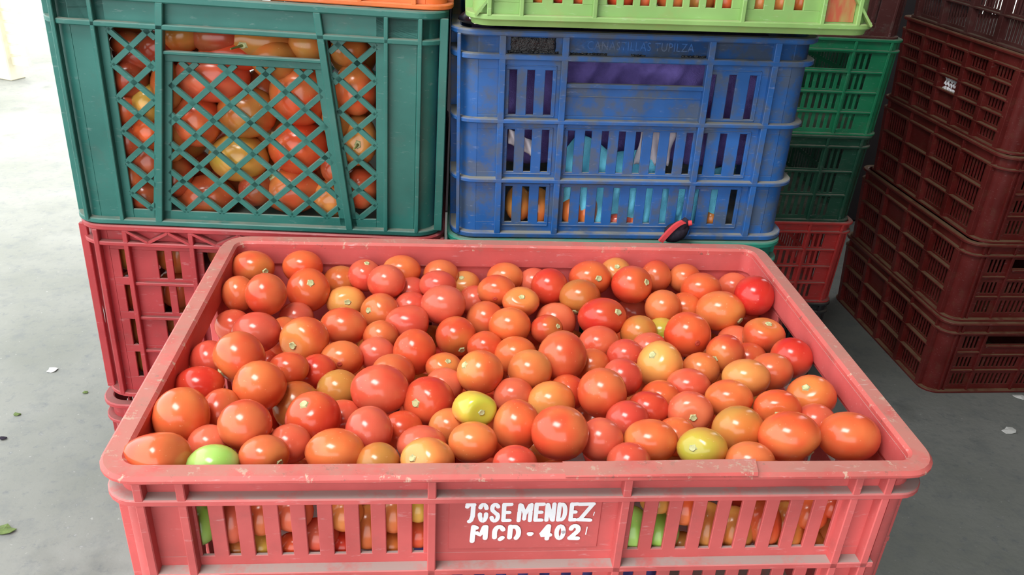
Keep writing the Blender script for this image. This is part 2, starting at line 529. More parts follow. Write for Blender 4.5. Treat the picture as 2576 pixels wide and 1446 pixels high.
def text_mesh(body, name, width, height, offset=0.0, shear=0.0, extrude=0.0):
    cu = bpy.data.curves.new(name, 'FONT')
    cu.body = body; cu.size = 1.0; cu.offset = offset; cu.shear = shear; cu.resolution_u = 3
    cu.space_character = 1.06
    o = bpy.data.objects.new(name, cu); C.objects.link(o)
    dg = bpy.context.evaluated_depsgraph_get()
    me = bpy.data.meshes.new_from_object(o.evaluated_get(dg))
    bpy.data.objects.remove(o, do_unlink=True); bpy.data.curves.remove(cu)
    co = np.array([v_.co for v_ in me.vertices])
    lo, hi = co.min(0), co.max(0)
    for v_ in me.vertices:
        v_.co.x = (v_.co.x - lo[0]) / (hi[0] - lo[0]) * width
        v_.co.y = (v_.co.y - lo[1]) / (hi[1] - lo[1]) * height
        v_.co.z = 0
    return me
def paint_text(cr, side, body, u_a, u_b, z_a, z_b, parent, mat, name='lettering', offset=0.02, shear=0.0, o=0.0013, extra=()):
    me = text_mesh(body, name, u_b - u_a, z_b - z_a, offset, shear)
    for v_ in me.vertices:
        v_.co = Vector(cr.P(side, u_a + v_.co.x, z_a + v_.co.y, o))
    if extra:
        bm = bmesh.new(); bm.from_mesh(me)
        for quad in extra:
            bm.faces.new([bm.verts.new(cr.P(side, u, z, o)) for (u, z) in quad])
        bm.to_mesh(me); bm.free()
    me.materials.clear()
    return link(name, me, mat, parent)

def arc(cx, cy, rx, ry, a0, a1, n=9):
    return [(cx + rx * math.cos(R(a0 + (a1 - a0) * k / n)), cy + ry * math.sin(R(a0 + (a1 - a0) * k / n))) for k in range(n + 1)]
GLYPH = {   # hand-painted block letters as brush strokes on a unit cell
    'J': [[(0.05, 0.97), (0.8, 0.97)], [(0.02, 0.85), (0.1, 0.95)], [(0.72, 0.95), (0.68, 0.3), (0.5, 0.05), (0.3, -0.02)]],
    'O': [arc(0.5, 0.7, 0.4, 0.28, 160, 10), [(0.1, 0.42), (0.1, 0.3)], arc(0.5, 0.36, 0.38, 0.36, 200, 370)],
    'o': [arc(0.5, 0.5, 0.36, 0.47, 0, 360, 16)],
    'S': [arc(0.5, 0.76, 0.36, 0.22, 20, 200), [(0.2, 0.62), (0.5, 0.5), (0.8, 0.38)], arc(0.5, 0.25, 0.38, 0.25, 40, -170)],
    'E': [[(0.14, 0.98), (0.14, 0.02)], [(0.14, 0.96), (0.95, 0.98)], [(0.14, 0.5), (0.78, 0.5)], [(0.14, 0.03), (0.86, 0.03)]],
    'M': [[(0.10, 0.95), (0.08, 0.62)], [(0.07, 0.52), (0.05, 0.0)], [(0.18, 0.93), (0.46, 0.42)], [(0.46, 0.40), (0.44, 0.1)], [(0.80, 0.93), (0.50, 0.42)], [(0.90, 0.96), (0.88, 0.62)], [(0.87, 0.52), (0.86, 0.0)]],
    'm': [[(0.06, 0.98), (0.0, -0.1)], [(0.1, 0.96), (0.24, 0.9)], [(0.3, 0.5), (0.48, 0.38), (0.6, 0.55)], [(0.74, 0.95), (0.62, 0.6)], [(0.84, 0.97), (0.82, 0.12)]],
    'N': [[(0.1, 0.95), (0.1, 0.02)], [(0.12, 0.95), (0.72, 0.05)], [(0.82, 0.98), (0.80, 0.02)]],
    'D': [[(0.12, 0.98), (0.1, 0.02)], [(0.12, 0.96), (0.5, 0.95)] , arc(0.45, 0.5, 0.42, 0.46, 88, -88, 12), [(0.12, 0.04), (0.5, 0.04)]],
    'Z': [[(0.0, 0.96), (1.0, 0.97)], [(0.92, 0.92), (0.2, 0.1)], [(0.05, 0.04), (0.9, 0.0)]],
    'C': [arc(0.52, 0.52, 0.42, 0.44, 30, 190), [(0.10, 0.45), (0.12, 0.16)], [(0.66, 0.02), (0.86, 0.14)]],
    'd': [[(0.12, 0.98), (0.08, 0.14)], [(0.14, 0.95), (0.5, 0.95)], arc(0.48, 0.5, 0.40, 0.46, 88, -60, 10)],
    '-': [[(0.15, 0.42), (0.75, 0.42)], [(0.3, 0.36), (0.6, 0.36)]],
    '4': [[(0.7, 0.98), (0.1, 0.36), (0.1, 0.28), (0.95, 0.3)], [(0.76, 0.98), (0.68, 0.02)], [(0.3, 0.36), (0.6, 0.6)]],
    '2': [arc(0.5, 0.70, 0.36, 0.27, 170, -30), [(0.8, 0.55), (0.14, 0.06)], [(0.1, 0.05), (0.9, 0.02)]],
    "'": [[(0.5, 0.5), (0.42, 0.1)]],
}
def brush(cr, side, cells, stroke, mat, parent, o0=0.0012):
    """cells: (glyph, u0, u1, z0, z1, stroke scale); every stroke a rounded flat band, a hair above the one before"""
    b = MB(); o = o0
    for (g, ua, ub, za, zb, k) in cells:
        for line in GLYPH[g]:
            w = stroke * k / 2
            pts = [(ua + p[0] * (ub - ua), za + p[1] * (zb - za)) for p in line]
            o += 0.000012
            n = len(pts); left = []; right = []
            for q in range(n):
                d = Vector((pts[min(q + 1, n - 1)][0] - pts[max(q - 1, 0)][0], pts[min(q + 1, n - 1)][1] - pts[max(q - 1, 0)][1])).normalized()
                left.append((pts[q][0] - d.y * w, pts[q][1] + d.x * w)); right.append((pts[q][0] + d.y * w, pts[q][1] - d.x * w))
            for q in range(n - 1):
                b.add([cr.P(side, u, z, o) for (u, z) in (left[q], right[q], right[q + 1], left[q + 1])], [[0, 1, 2, 3]])
            for e, s_ in ((0, -1), (n - 1, 1)):
                f = (1, 0) if e == 0 else (n - 1, n - 2)
                d = Vector((pts[f[0]][0] - pts[f[1]][0], pts[f[0]][1] - pts[f[1]][1])).normalized() * s_
                a0 = math.atan2(d.y, d.x)
                cap_ = [(pts[e][0] + w * math.cos(a0 + R(t)), pts[e][1] + w * math.sin(a0 + R(t))) for t in (-90, -55, -20, 20, 55, 90)]
                b.add([cr.P(side, u, z, o) for (u, z) in cap_], [list(range(6))])
    return b.build('lettering', mat, parent)
T1 = [('J', -0.0480, -0.0396, 1), ('O', -0.0391, -0.0312, 0.95), ('S', -0.0307, -0.0225, 0.95), ('E', -0.0221, -0.0137, 0.95), ('M', -0.0106, 0.0018, 0.9),
      ('E', 0.0014, 0.0098, 0.95), ('N', 0.0097, 0.0186, 0.95), ('D', 0.0184, 0.0266, 0.95), ('E', 0.0275, 0.0345, 0.95), ('Z', 0.0335, 0.0462, 0.95)]
T2 = [('m', -0.0436, -0.0295, 1.1), ('C', -0.0281, -0.0178, 1.1), ('d', -0.0167, -0.0061, 1.1), ('-', -0.0025, 0.0036, 0.9), ('4', 0.0067, 0.0168, 1.05), ('o', 0.0177, 0.0273, 1.0), ('2', 0.0282, 0.0383, 1.1)]
brush(fc, 0, [(g, a + 0.0012, b2 - 0.0010, 0.1990, 0.2150, k) for (g, a, b2, k) in T1] + [(g, a + 0.0013, b2 - 0.0012, 0.1812, 0.1942, k) for (g, a, b2, k) in T2]
      + [("'", 0.0395, 0.0455, 0.1835, 0.2015, 0.25), ("'", 0.0435, 0.0495, 0.2030, 0.2110, 0.2)], 0.0034, M['paint'], plate)

# ------------------------------------------------------------------ green lattice crate (left, behind)
GX, GZ = -0.273, 0.838
def stack_pose(x, yfront, D, yaw):
    return (x - math.sin(yaw) * D / 2, yfront + math.cos(yaw) * D / 2)
YAWB = R(-1.0)
D1 = 0.56
gx, gy = stack_pose(GX, 0.248, D1, YAWB)
gc = Crate('lattice_crate', 0.398, D1, 0.25, M['green'], (gx, gy, GZ), YAWB, R(1.0), taper=0.0, r=0.024, t=0.003)
tag(gc.root, 'sea-green crate with diamond lattice sides, full of tomatoes, under the orange crate', 'crate')
gc.rim(0.242, 0.25, -0.004, 0.008, 0.0015)
gc.ring('rim_skirt', [(-0.003, 0.219), (0.0, 0.219), (0.0, 0.243), (-0.003, 0.243)])
gc.ledge(0.216, 0.2215, 0.008)
gc.ledge(0.0, 0.006, 0.008)
gc.corners(0.003, 0.243)
gc.base()
def clip_line(poly, p, d):
    """segment of the line p + s d inside a convex polygon"""
    lo, hi = -1e9, 1e9
    n = len(poly)
    for i in range(n):
        a, b2 = poly[i], poly[(i + 1) % n]
        ex, ez = b2[0] - a[0], b2[1] - a[1]
        nx, nz = -ez, ex                       # inward for a counter-clockwise polygon
        den = nx * d[0] + nz * d[1]
        num = nx * (a[0] - p[0]) + nz * (a[1] - p[1])
        if abs(den) < 1e-9:
            if num > 0: return None
        elif den > 0: lo = max(lo, num / den)
        else: hi = min(hi, num / den)
    return (lo, hi) if hi - lo > 0.006 else None
def lattice(cr, side, poly, ph, pu=0.0392, pz=0.0355, w=0.0066, parent=None):
    for sgn in (1, -1):
        d = (pu, sgn * pz)
        for i in range(-12, 13):
            p = (ph[0] + i * pu, ph[1])
            s = clip_line(poly, p, d)
            if s:
                cr.bar(side, (p[0] + d[0] * s[0], p[1] + d[1] * s[0]), (p[0] + d[0] * s[1], p[1] + d[1] * s[1]), w, -0.0032 if sgn > 0 else -0.0028, 0.0, parent=parent)
def green_face(cr, side, full=True):
    h = cr.half(side); s = 1.0 if full else h / 0.175
    zb, zt = 0.016, 0.2165
    F = lambda u, z, o: cr.P(side, u, z, o)
    UL, UR = (-0.139 * s, 0.132 * s)
    lt, lb, rt, rb = -0.082 * s, -0.110 * s, 0.073 * s, 0.102 * s
    m = MB()
    m.cbox((-h, 0.003, -0.003), (UL, 0.243, 0), 0.0005, F)
    m.cbox((UR, 0.003, -0.003), (h, 0.243, 0), 0.0005, F)
    m.cbox((UL, 0.003, -0.003), (UR, zb, 0), 0.0005, F)
    w = m.build('wall_panel', cr.mat, cr.root)
    # slanted ribs either side of the hand hole, with backing strips
    for (ut, ub_) in ((lt, lb), (rt, rb)):
        cr.rib(side, ub_, 0.0075, 0.004, 0.243, 0.008, u_top=ut, inn=-0.003)
        sgn = 1 if ut < 0 else -1
        cr.rib(side, ub_ + sgn * 0.0065, 0.010, 0.006, 0.192, 0.0, u_top=ub_ + (ut - ub_) * 0.8 + sgn * 0.0065, name='wall_strip', inn=-0.003)
        cr.rib(side, ub_ - sgn * 0.0055, 0.006, 0.006, 0.218, 0.0, u_top=ut - sgn * 0.0055, name='wall_strip', inn=-0.003)
    zl = 0.1835
    tl = lambda z: lb + (lt - lb) * z / 0.243
    tr = lambda z: rb + (rt - rb) * z / 0.243
    cr.shelf(side, tl(0.19) + 0.003, tr(0.19) - 0.003, 0.1835, 0.195, 0.001, name='hand_bar')
    cr.shelf(side, tl(0.19) + 0.003, tr(0.19) - 0.003, 0.1915, 0.195, 0.006, name='hand_bar')
    pu = 0.0392 if full else 0.055
    lattice(cr, side, [(tl(zb) + 0.009, zb), (tr(zb) - 0.009, zb), (tr(zl) - 0.009, zl), (tl(zl) + 0.009, zl)], (-0.081 * s, zb), pu=pu, parent=w)
    lattice(cr, side, [(UL, zb), (tl(zb) - 0.006, zb), (tl(zt) - 0.006, zt), (UL, zt)], (UL, zb + 0.019), pu=pu, parent=w)
    lattice(cr, side, [(tr(zb) + 0.006, zb), (UR, zb), (UR, zt), (tr(zt) + 0.006, zt)], (UR, zb + 0.017), pu=pu, parent=w)
    for u in (-0.188, -0.150, 0.143, 0.178):
        cr.rib(side, u * s, 0.0045, 0.004, 0.243, 0.008)
green_face(gc, 0)
green_face(gc, 2)
for sd in (1, 3):
    green_face(gc, sd, False)

# ------------------------------------------------------------------ blue crate (right, behind)
BX, BZ = 0.1455, 0.8355
bx_, by_ = stack_pose(BX, 0.248, D1, YAWB)
bc = Crate('vented_crate', 0.388, D1, 0.236, M['blue'], (bx_, by_, BZ), YAWB, R(-0.9), taper=0.0, r=0.022, t=0.003)
tag(bc.root, 'dusty blue slotted crate stuffed with purple and cyan cloth, under the lime crate', 'crate')
bc.rim(0.2295, 0.236, -0.004, 0.008, 0.0015)
bc.ring('rim_skirt', [(-0.003, 0.211), (0.0, 0.211), (0.0, 0.231), (-0.003, 0.231)])
BL = [(0.2055, 0.2115), (0.1365, 0.1415), (0.0675, 0.0725), (0.0, 0.006)]
for (a, b2) in BL:
    bc.ledge(a, b2, 0.008)
bc.corners(0.003, 0.231)
bc.base()
bA, bB = slots(-0.138, -0.091, 3, 0.0082), slots(0.081, 0.135, 3, 0.0082)
bM = slots(-0.070, 0.073, 8, 0.0078)
hz = (0.1805, 0.2055)
b_rows = [(0.145, hz[0], bA + bB), (hz[0], 0.194, bA + [(-0.079, 0.078)] + bB), (0.194, 0.2055, [(-0.079, 0.078)]),
          (0.079, 0.128, bA + bM + bB), (0.017, 0.061, bA + bM + bB)]
def blue_wall(side):
    # frame and slats, the slats of the upper row run through two bands so they are made here
    h = bc.half(side); s = h / 0.172
    F = lambda u, z, o: bc.P(side, u, z, o)
    sc = lambda sl: [(a * s, b2 * s) for a, b2 in sl]
    m = MB(); t = 0.003; slat = []
    def row(ra, rb, sl, ua, ub):
        u = ua
        for (a, b2) in sl + [(ub, ub)]:
            if a - u > 1e-5:
                if u > ua + 1e-6 and a < ub - 1e-6: slat.append((u, a, ra, rb))
                else: m.cbox((u, ra - .0003, -t), (a, rb + .0003, 0), 0.0005, F)
            u = b2
    e = 0.079 * s
    m.cbox((-h, 0.003, -t), (h, 0.017, 0), 0.0005, F)
    row(0.017, 0.061, sc(bA), -h, -e); row(0.017, 0.061, sc(bM), -e, e); row(0.017, 0.061, sc(bB), e, h)
    m.cbox((-h, 0.061, -t), (h, 0.079, 0), 0.0005, F)
    row(0.079, 0.128, sc(bA), -h, -e); row(0.079, 0.128, sc(bM), -e, e); row(0.079, 0.128, sc(bB), e, h)
    m.cbox((-h, 0.128, -t), (h, 0.145, 0), 0.0005, F)
    row(0.145, 0.194, sc(bA), -h, -e); row(0.145, 0.194, sc(bB), e, h)
    m.cbox((-e, 0.145, -t), (e, 0.1805, 0), 0.0005, F)
    m.cbox((-h, 0.194, -t), (-e, 0.231, 0), 0.0005, F); m.cbox((e, 0.194, -t), (h, 0.231, 0), 0.0005, F)
    m.cbox((-e, 0.2055, -t), (e, 0.231, 0), 0.0005, F)
    w = m.build('wall_panel', bc.mat, bc.root)
    for (a, b2, ra, rb) in slat:
        q = MB(); q.cbox((a, ra - .001, -t), (b2, rb + .001, 0), 0.0005, F); q.build('slat', bc.mat, w)
    bc.shelf(side, -e, e, 0.1765, 0.1815, 0.005, name='hand_bar')
    bc.shelf(side, -e, e, 0.166, 0.1672, 0.0012, name='hand_bar')
    # raised borders round each slotted field
    for (ua, ub, za, zb) in ((-0.142, -0.087, 0.0125, 0.065), (-0.074, 0.076, 0.0125, 0.065), (0.077, 0.139, 0.0125, 0.065),
                             (-0.142, -0.087, 0.076, 0.131), (-0.074, 0.076, 0.076, 0.131), (0.082, 0.139, 0.076, 0.131),
                             (-0.142, -0.087, 0.143, 0.199), (0.082, 0.139, 0.143, 0.199)):
        q = MB(); k = 0.0012
        for (a, b2, c_, d_) in ((ua, ub, za, za + k), (ua, ub, zb - k, zb), (ua, ua + k, za, zb), (ub - k, ub, za, zb)):
            q.cbox((a * s, c_, -0.0005), (b2 * s, d_, 0.0012), 0.0003, F)
        q.build('raised_border', bc.mat, w)
    for u in (-0.1465, -0.0795, 0.0785, 0.1505):
        bc.rib(side, u * s, 0.0072, 0.004, 0.231, 0.0078)
    return w
bw = blue_wall(0)
for sd in (1, 2, 3):
    blue_wall(sd)
for u in (-0.1925,):
    bc.rib(0, u, 0.004, 0.004, 0.231, 0.004)
paint_text(bc, 0, 'CANASTILLAS TUPILZA', -0.056, 0.060, 0.2175, 0.2265, bw, M['blue'], name='embossed_lettering', offset=0.004, o=0.0006)
# black tar smeared over the label field and along the ledge
def tar(u_a, u_b, z_a, z_b, n=26, m_=8, amp=0.0016, edge=0.5, seed=1):
    rr = random.Random(seed); b = MB(); vs = []
    for j in range(m_ + 1):
        for i in range(n + 1):
            u = u_a + (u_b - u_a) * i / n + rr.uniform(-1, 1) * 0.0005
            z = z_a + (z_b - z_a) * j / m_ + rr.uniform(-1, 1) * 0.0004
            e = min(i, n - i, j, m_ - j)
            vs.append(bc.P(0, u, z, (0.0002 if e == 0 else 0.0006 + rr.random() * amp)))
    fs = [[j * (n + 1) + i, j * (n + 1) + i + 1, (j + 1) * (n + 1) + i + 1, (j + 1) * (n + 1) + i] for j in range(m_) for i in range(n)]
    b.add(vs, fs)
    return b.build('tar_smear', M['ink'], bw, smooth=180)
tar(-0.138, -0.090, 0.2125, 0.2285)
tar(-0.141, -0.086, 0.2115, 0.2145, 30, 2, 0.004, seed=2)
tar(-0.074, -0.034, 0.2113, 0.2138, 24, 2, 0.003, seed=3)
tar(-0.008, 0.008, 0.2113, 0.2135, 10, 2, 0.003, seed=4)
tar(0.047, 0.074, 0.2113, 0.2140, 16, 2, 0.003, seed=5)

# ------------------------------------------------------------------ lime crate on the blue one
LX, LZ = 0.163, 1.0905
lx, ly = stack_pose(LX, 0.198, D1, YAWB)
lc = Crate('vented_crate', 0.398, D1, 0.24, M['lime'], (lx, ly, LZ), YAWB, R(-1.0), taper=-0.003, r=0.02, t=0.003)
tag(lc.root, 'lime green slotted crate of tomatoes cut off by the top of the picture', 'crate')
lc.rim(0.232, 0.24, -0.004, 0.008, 0.0015)
lc.ledge(0.0, 0.0055, 0.007)
lc.ledge(0.074, 0.079, 0.007); lc.ledge(0.146, 0.151, 0.007); lc.ledge(0.212, 0.217, 0.007)
lc.ring('base_skirt', [(-0.012, -0.006), (0.001, -0.006), (0.003, 0.001), (-0.012, 0.001)])
lc.corners(0.003, 0.234)
lc.base()
lA, lM, lB = slots(-0.141, -0.093, 3, 0.0088), slots(-0.069, 0.054, 8, 0.0092), slots(0.077, 0.126, 3, 0.0092)
for sd in (0, 2):
    lc.wall(sd, 0.003, 0.234, [(0.0165, 0.066, lA + lM + lB), (0.088, 0.138, lA + lM + lB), (0.16, 0.205, lA + [(-0.07, 0.06)] + lB)])
    for u in (-0.183, -0.152, -0.081, 0.065, 0.145, 0.1815):
        lc.rib(sd, u if sd == 0 else -u, 0.0045, 0.004, 0.233, 0.0068)
for sd in (1, 3):
    lc.wall(sd, 0.003, 0.234, [(z_, z_ + 0.05, slots(-0.23, 0.23, 24, 0.009)) for z_ in (0.0165, 0.088)])
    for u in (-0.245, -0.12, 0, 0.12, 0.245):
        lc.rib(sd, u, 0.0045, 0.004, 0.233, 0.0068)
st = NT('red_stained_lime')
sv = st.coord()
sc1 = st.mix(st.rng(st.noise(st.scaled(sv, (30, 30, 9)), 1.0, 4, 0.6), 0.42, 0.62), lin((140, 172, 96)), lin((176, 84, 58)))
st.l(sc1, st.b.inputs['Base Color']); st.b.inputs['Roughness'].default_value = 0.55
stb = MB(); stb.cbox((0.1485, 0.0065, -0.001), (0.1785, 0.072, 0.0006), 0.0003, lambda u, z, o: lc.P(0, u, z, o))
stb.build('stained_panel', st.m, lc.root)
# triangular gussets at the front corners
for (ua, ub) in ((-0.196, -0.176), (0.196, 0.176)):
    lc.bar(0, (ua, 0.004), (ub, 0.03), 0.003, -0.001, 0.006, name='gusset')

# ------------------------------------------------------------------ orange crate on the green one
ox, oy = stack_pose(-0.264, 0.256, D1, YAWB)
oc = Crate('vented_crate', 0.40, D1, 0.24, M['orange'], (ox, oy, 1.0885), YAWB, R(1.0), taper=0.0, r=0.022)
tag(oc.root, 'orange crate on the green lattice crate, only its bottom lip showing', 'crate')
oc.rim(0.232, 0.24, -0.004, 0.008)
oc.ledge(0.0, 0.005, 0.007); oc.ledge(0.08, 0.085, 0.007); oc.ledge(0.2, 0.205, 0.007)
oc.corners(0.003, 0.234); oc.base()
for sd in range(4):
    hh = oc.half(sd) - 0.02
    oc.wall(sd, 0.003, 0.234, [(0.02, 0.07, slots(-hh, hh, int(hh * 100), 0.009)), (0.1, 0.18, slots(-hh, hh, int(hh * 100), 0.009))])
    for k in range(7):
        oc.rib(sd, -hh - 0.008 + (2 * hh + 0.016) * k / 6, 0.005, 0.004, 0.233, 0.0068)

# ------------------------------------------------------------------ generic stacked crates
def plain_crate(name, label, W, D, H, mat, loc, rz, ry=0.0, rows=3, nbay=(3, 4), per=5, handle=True, indiv=False, solid_ends=0.0, mid_half=None, tap=0.0, ribw=0.006, sw=0.008, grid=True):
    c_ = Crate(name, W, D, H, mat, loc, rz, ry, taper=tap, r=0.022)
    tag(c_.root, label, 'crate')
    c_.rim(H - 0.007, H, -0.004, 0.008, 0.0015)
    c_.ledge(0.0, 0.005, 0.008)
    top = H - 0.030
    c_.ledge(top, top + 0.005, 0.008)
    c_.corners(0.003, H - 0.006); c_.base()
    zs = [0.008 + (top - 0.008) * i / rows for i in range(rows + 1)]
    for sd in range(4):
        hh = c_.half(sd) - 0.004
        nb = nbay[0] if sd in (0, 2) else nbay[1]
        ed = [-hh + 2 * hh * i / nb for i in range(nb + 1)]
        if mid_half and sd in (0, 2): ed = [-hh, -mid_half, mid_half, hh]
        rws = []
        for i in range(rows):
            sl = []
            for q in range(nb):
                mid = nb % 2 == 1 and q == nb // 2
                if handle and i == rows - 1 and sd in (0, 2) and mid:
                    sl += [(ed[q] + 0.006, ed[q + 1] - 0.006)]
                else:
                    a_, b_ = ed[q] + 0.010, ed[q + 1] - 0.010
                    if solid_ends and q == 0: a_ += (b_ - a_) * solid_ends
                    if solid_ends and q == nb - 1: b_ -= (b_ - a_) * solid_ends
                    sl += slots(a_, b_, max(2, int((b_ - a_ + 0.02) / 0.018)), sw)
            rws.append((zs[i] + 0.007, zs[i + 1] - 0.004, sl))
        c_.wall(sd, 0.003, H - 0.006, rws, indiv=indiv)
        for e in ed:
            c_.rib(sd, e, ribw, 0.004, H - 0.006, 0.0075)
        if grid:
            for z_ in zs[1:-1]:
                c_.shelf(sd, ed[0], ed[-1], z_ - 0.001, z_ + 0.003, 0.007)
    return c_

# red crate below the green lattice crate: zigzag band under its rim
rz_ = 0.604
rx, ry_ = stack_pose(-0.2745, 0.246, D1, YAWB)
rc = Crate('zigzag_crate', 0.40, D1, 0.233, M['red_dark'], (rx, ry_, rz_), YAWB, R(1.0), r=0.026)
tag(rc.root, 'red crate with a zigzag band below its rim, directly under the green lattice crate', 'crate')
rc.rim(0.226, 0.233, -0.004, 0.008, 0.0015)
rc.ledge(0.2075, 0.2125, 0.008); rc.ledge(0.0, 0.006, 0.008)
rc.corners(0.003, 0.227); rc.base()
for sd in range(4):
    hh = rc.half(sd); s = hh / 0.174
    sl = []
    for (a, n) in ((-0.164, 1), (-0.122, 2), (0.030, 2), (0.100, 2), (0.156, 1)):
        sl += [(a * s + q * 0.017 * s, a * s + q * 0.017 * s + 0.0085) for q in range(n)]
    sl_mid = sorted(sl + [(a * s, a * s + 0.0085) for a in (-0.05, -0.033, -0.010)])
    rc.wall(sd, 0.003, 0.227, [(0.164, 0.200, sl + [(-0.07 * s, 0.01 * s)]), (0.118, 0.154, sl_mid), (0.072, 0.108, sl_mid), (0.026, 0.062, sl_mid)], thin=0.012)
    for u in (-0.184, -0.152, -0.0795, 0.0795, 0.152, 0.184):
        rc.rib(sd, u * s, 0.0055, 0.004, 0.227, 0.0078)
    for (ua, ub) in ((-0.150, -0.0815), (-0.0775, 0.0775), (0.0815, 0.150)):
        for z_ in (0.158, 0.112, 0.066):
            rc.shelf(sd, ua * s, ub * s, z_ - 0.002, z_ + 0.002, 0.0045)
        n = 3 if ub - ua < 0.1 else 6
        for q in range(n):
            a, b2 = ua + (ub - ua) * q / n, ua + (ub - ua) * (q + 1) / n
            za, zb = (0.226, 0.2125) if q % 2 == 0 else (0.2125, 0.226)
            rc.bar(sd, (a * s, za), (b2 * s, zb), 0.0036, -0.001, 0.0078, name='zigzag_brace')
# curved corner webs
for sx in (-1, 1):
    for k_, (z_a, z_b) in enumerate(((0.205, 0.095), (0.005, 0.11))):
        wb = MB()
        n = 8
        vs = []
        for q in range(n + 1):
            f = q / n
            z_ = z_a + (z_b - z_a) * f
            o_ = 0.008 * (1 - f) ** 1.2
            for dy in (-0.0015, 0.0015):
                x = sx * (rc.W / 2 - 0.001); y = -(rc.D / 2) + 0.020 + dy
                vs += [(x, y, z_), (x + sx * (o_ + 0.0012), y, z_)]
        fs = []
        for q in range(n):
            i = q * 4
            fs += [[i, i + 1, i + 5, i + 4], [i + 2, i + 6, i + 7, i + 3], [i + 1, i + 3, i + 7, i + 5]]
        fs += [[0, 2, 3, 1], [n * 4, n * 4 + 1, n * 4 + 3, n * 4 + 2]]
        wb.add(vs, fs)
        wb.build('corner_web', M['red_dark'], rc.root, recalc=True)

plain_crate('stacked_crate', 'dark red crate under the zigzag-banded red crate', 0.404, D1, 0.296, M['red_dark'], (rx - 0.007, ry_ - 0.006, 0.302), YAWB, R(0.4))
plain_crate('stacked_crate', 'red crate on the floor at the bottom of the left stack', 0.40, D1, 0.298, M['red'], (rx - 0.006, ry_, 0.0), YAWB)
tx, ty = stack_pose(0.1475, 0.243, D1, YAWB)
plain_crate('stacked_crate', 'teal crate squeezed directly under the dusty blue crate', 0.390, D1, 0.276, M['teal'], (tx, ty, 0.558), YAWB, R(-0.9), rows=3)
plain_crate('stacked_crate', 'dark green crate hidden below the teal crate', 0.388, D1, 0.274, M['bgreen'], (tx, ty, 0.279), YAWB)
plain_crate('stacked_crate', 'red crate on the floor below the blue crate stack', 0.40, D1, 0.279, M['bred'], (tx, ty, 0.0), YAWB)
plain_crate('stacked_crate', 'red crate directly under the crate with the painted name', 0.572, 0.376, 0.299, M['red'], (0, 0, 0.30), 0, rows=3, nbay=(4, 3))
plain_crate('stacked_crate', 'dark red crate on the floor under the painted-name crate stack', 0.572, 0.376, 0.30, M['red_dark'], (0, 0, 0.0), 0, rows=3, nbay=(4, 3))

# back stack beyond the blue crate
BSX, BSY = 0.775, 1.2
def back(name, label, mat, z, H, dx=0.0, **kw):
    return plain_crate(name, label, 0.384, 0.56, H, mat, (BSX + dx, BSY + 0.29, z), R(-0.5), nbay=(3, 4), tap=0.006, solid_ends=0.42, mid_half=0.082, **kw)
back('stacked_crate', 'black crate on the floor at the bottom of the rear green and red stack', M['black'], 0.0, 0.236, 0.0, rows=2)
back('stacked_crate', 'brick red crate between the black crate and the bottle-green crate', M['bred'], 0.236, 0.230, 0.006, rows=4, indiv=True)
back('stacked_crate', 'darker bottle-green crate, lower of the two green crates behind the blue one', M['bgreen2'], 0.466, 0.222, 0.0, rows=3, indiv=True)
back('stacked_crate', 'brighter green crate, upper of the two green crates behind the blue one', M['bgreen'], 0.688, 0.226, 0.012, rows=4, indiv=True)
back('stacked_crate', 'dark brown crate on top of the rear green stack', M['brown'], 0.914, 0.236, 0.008, rows=2)

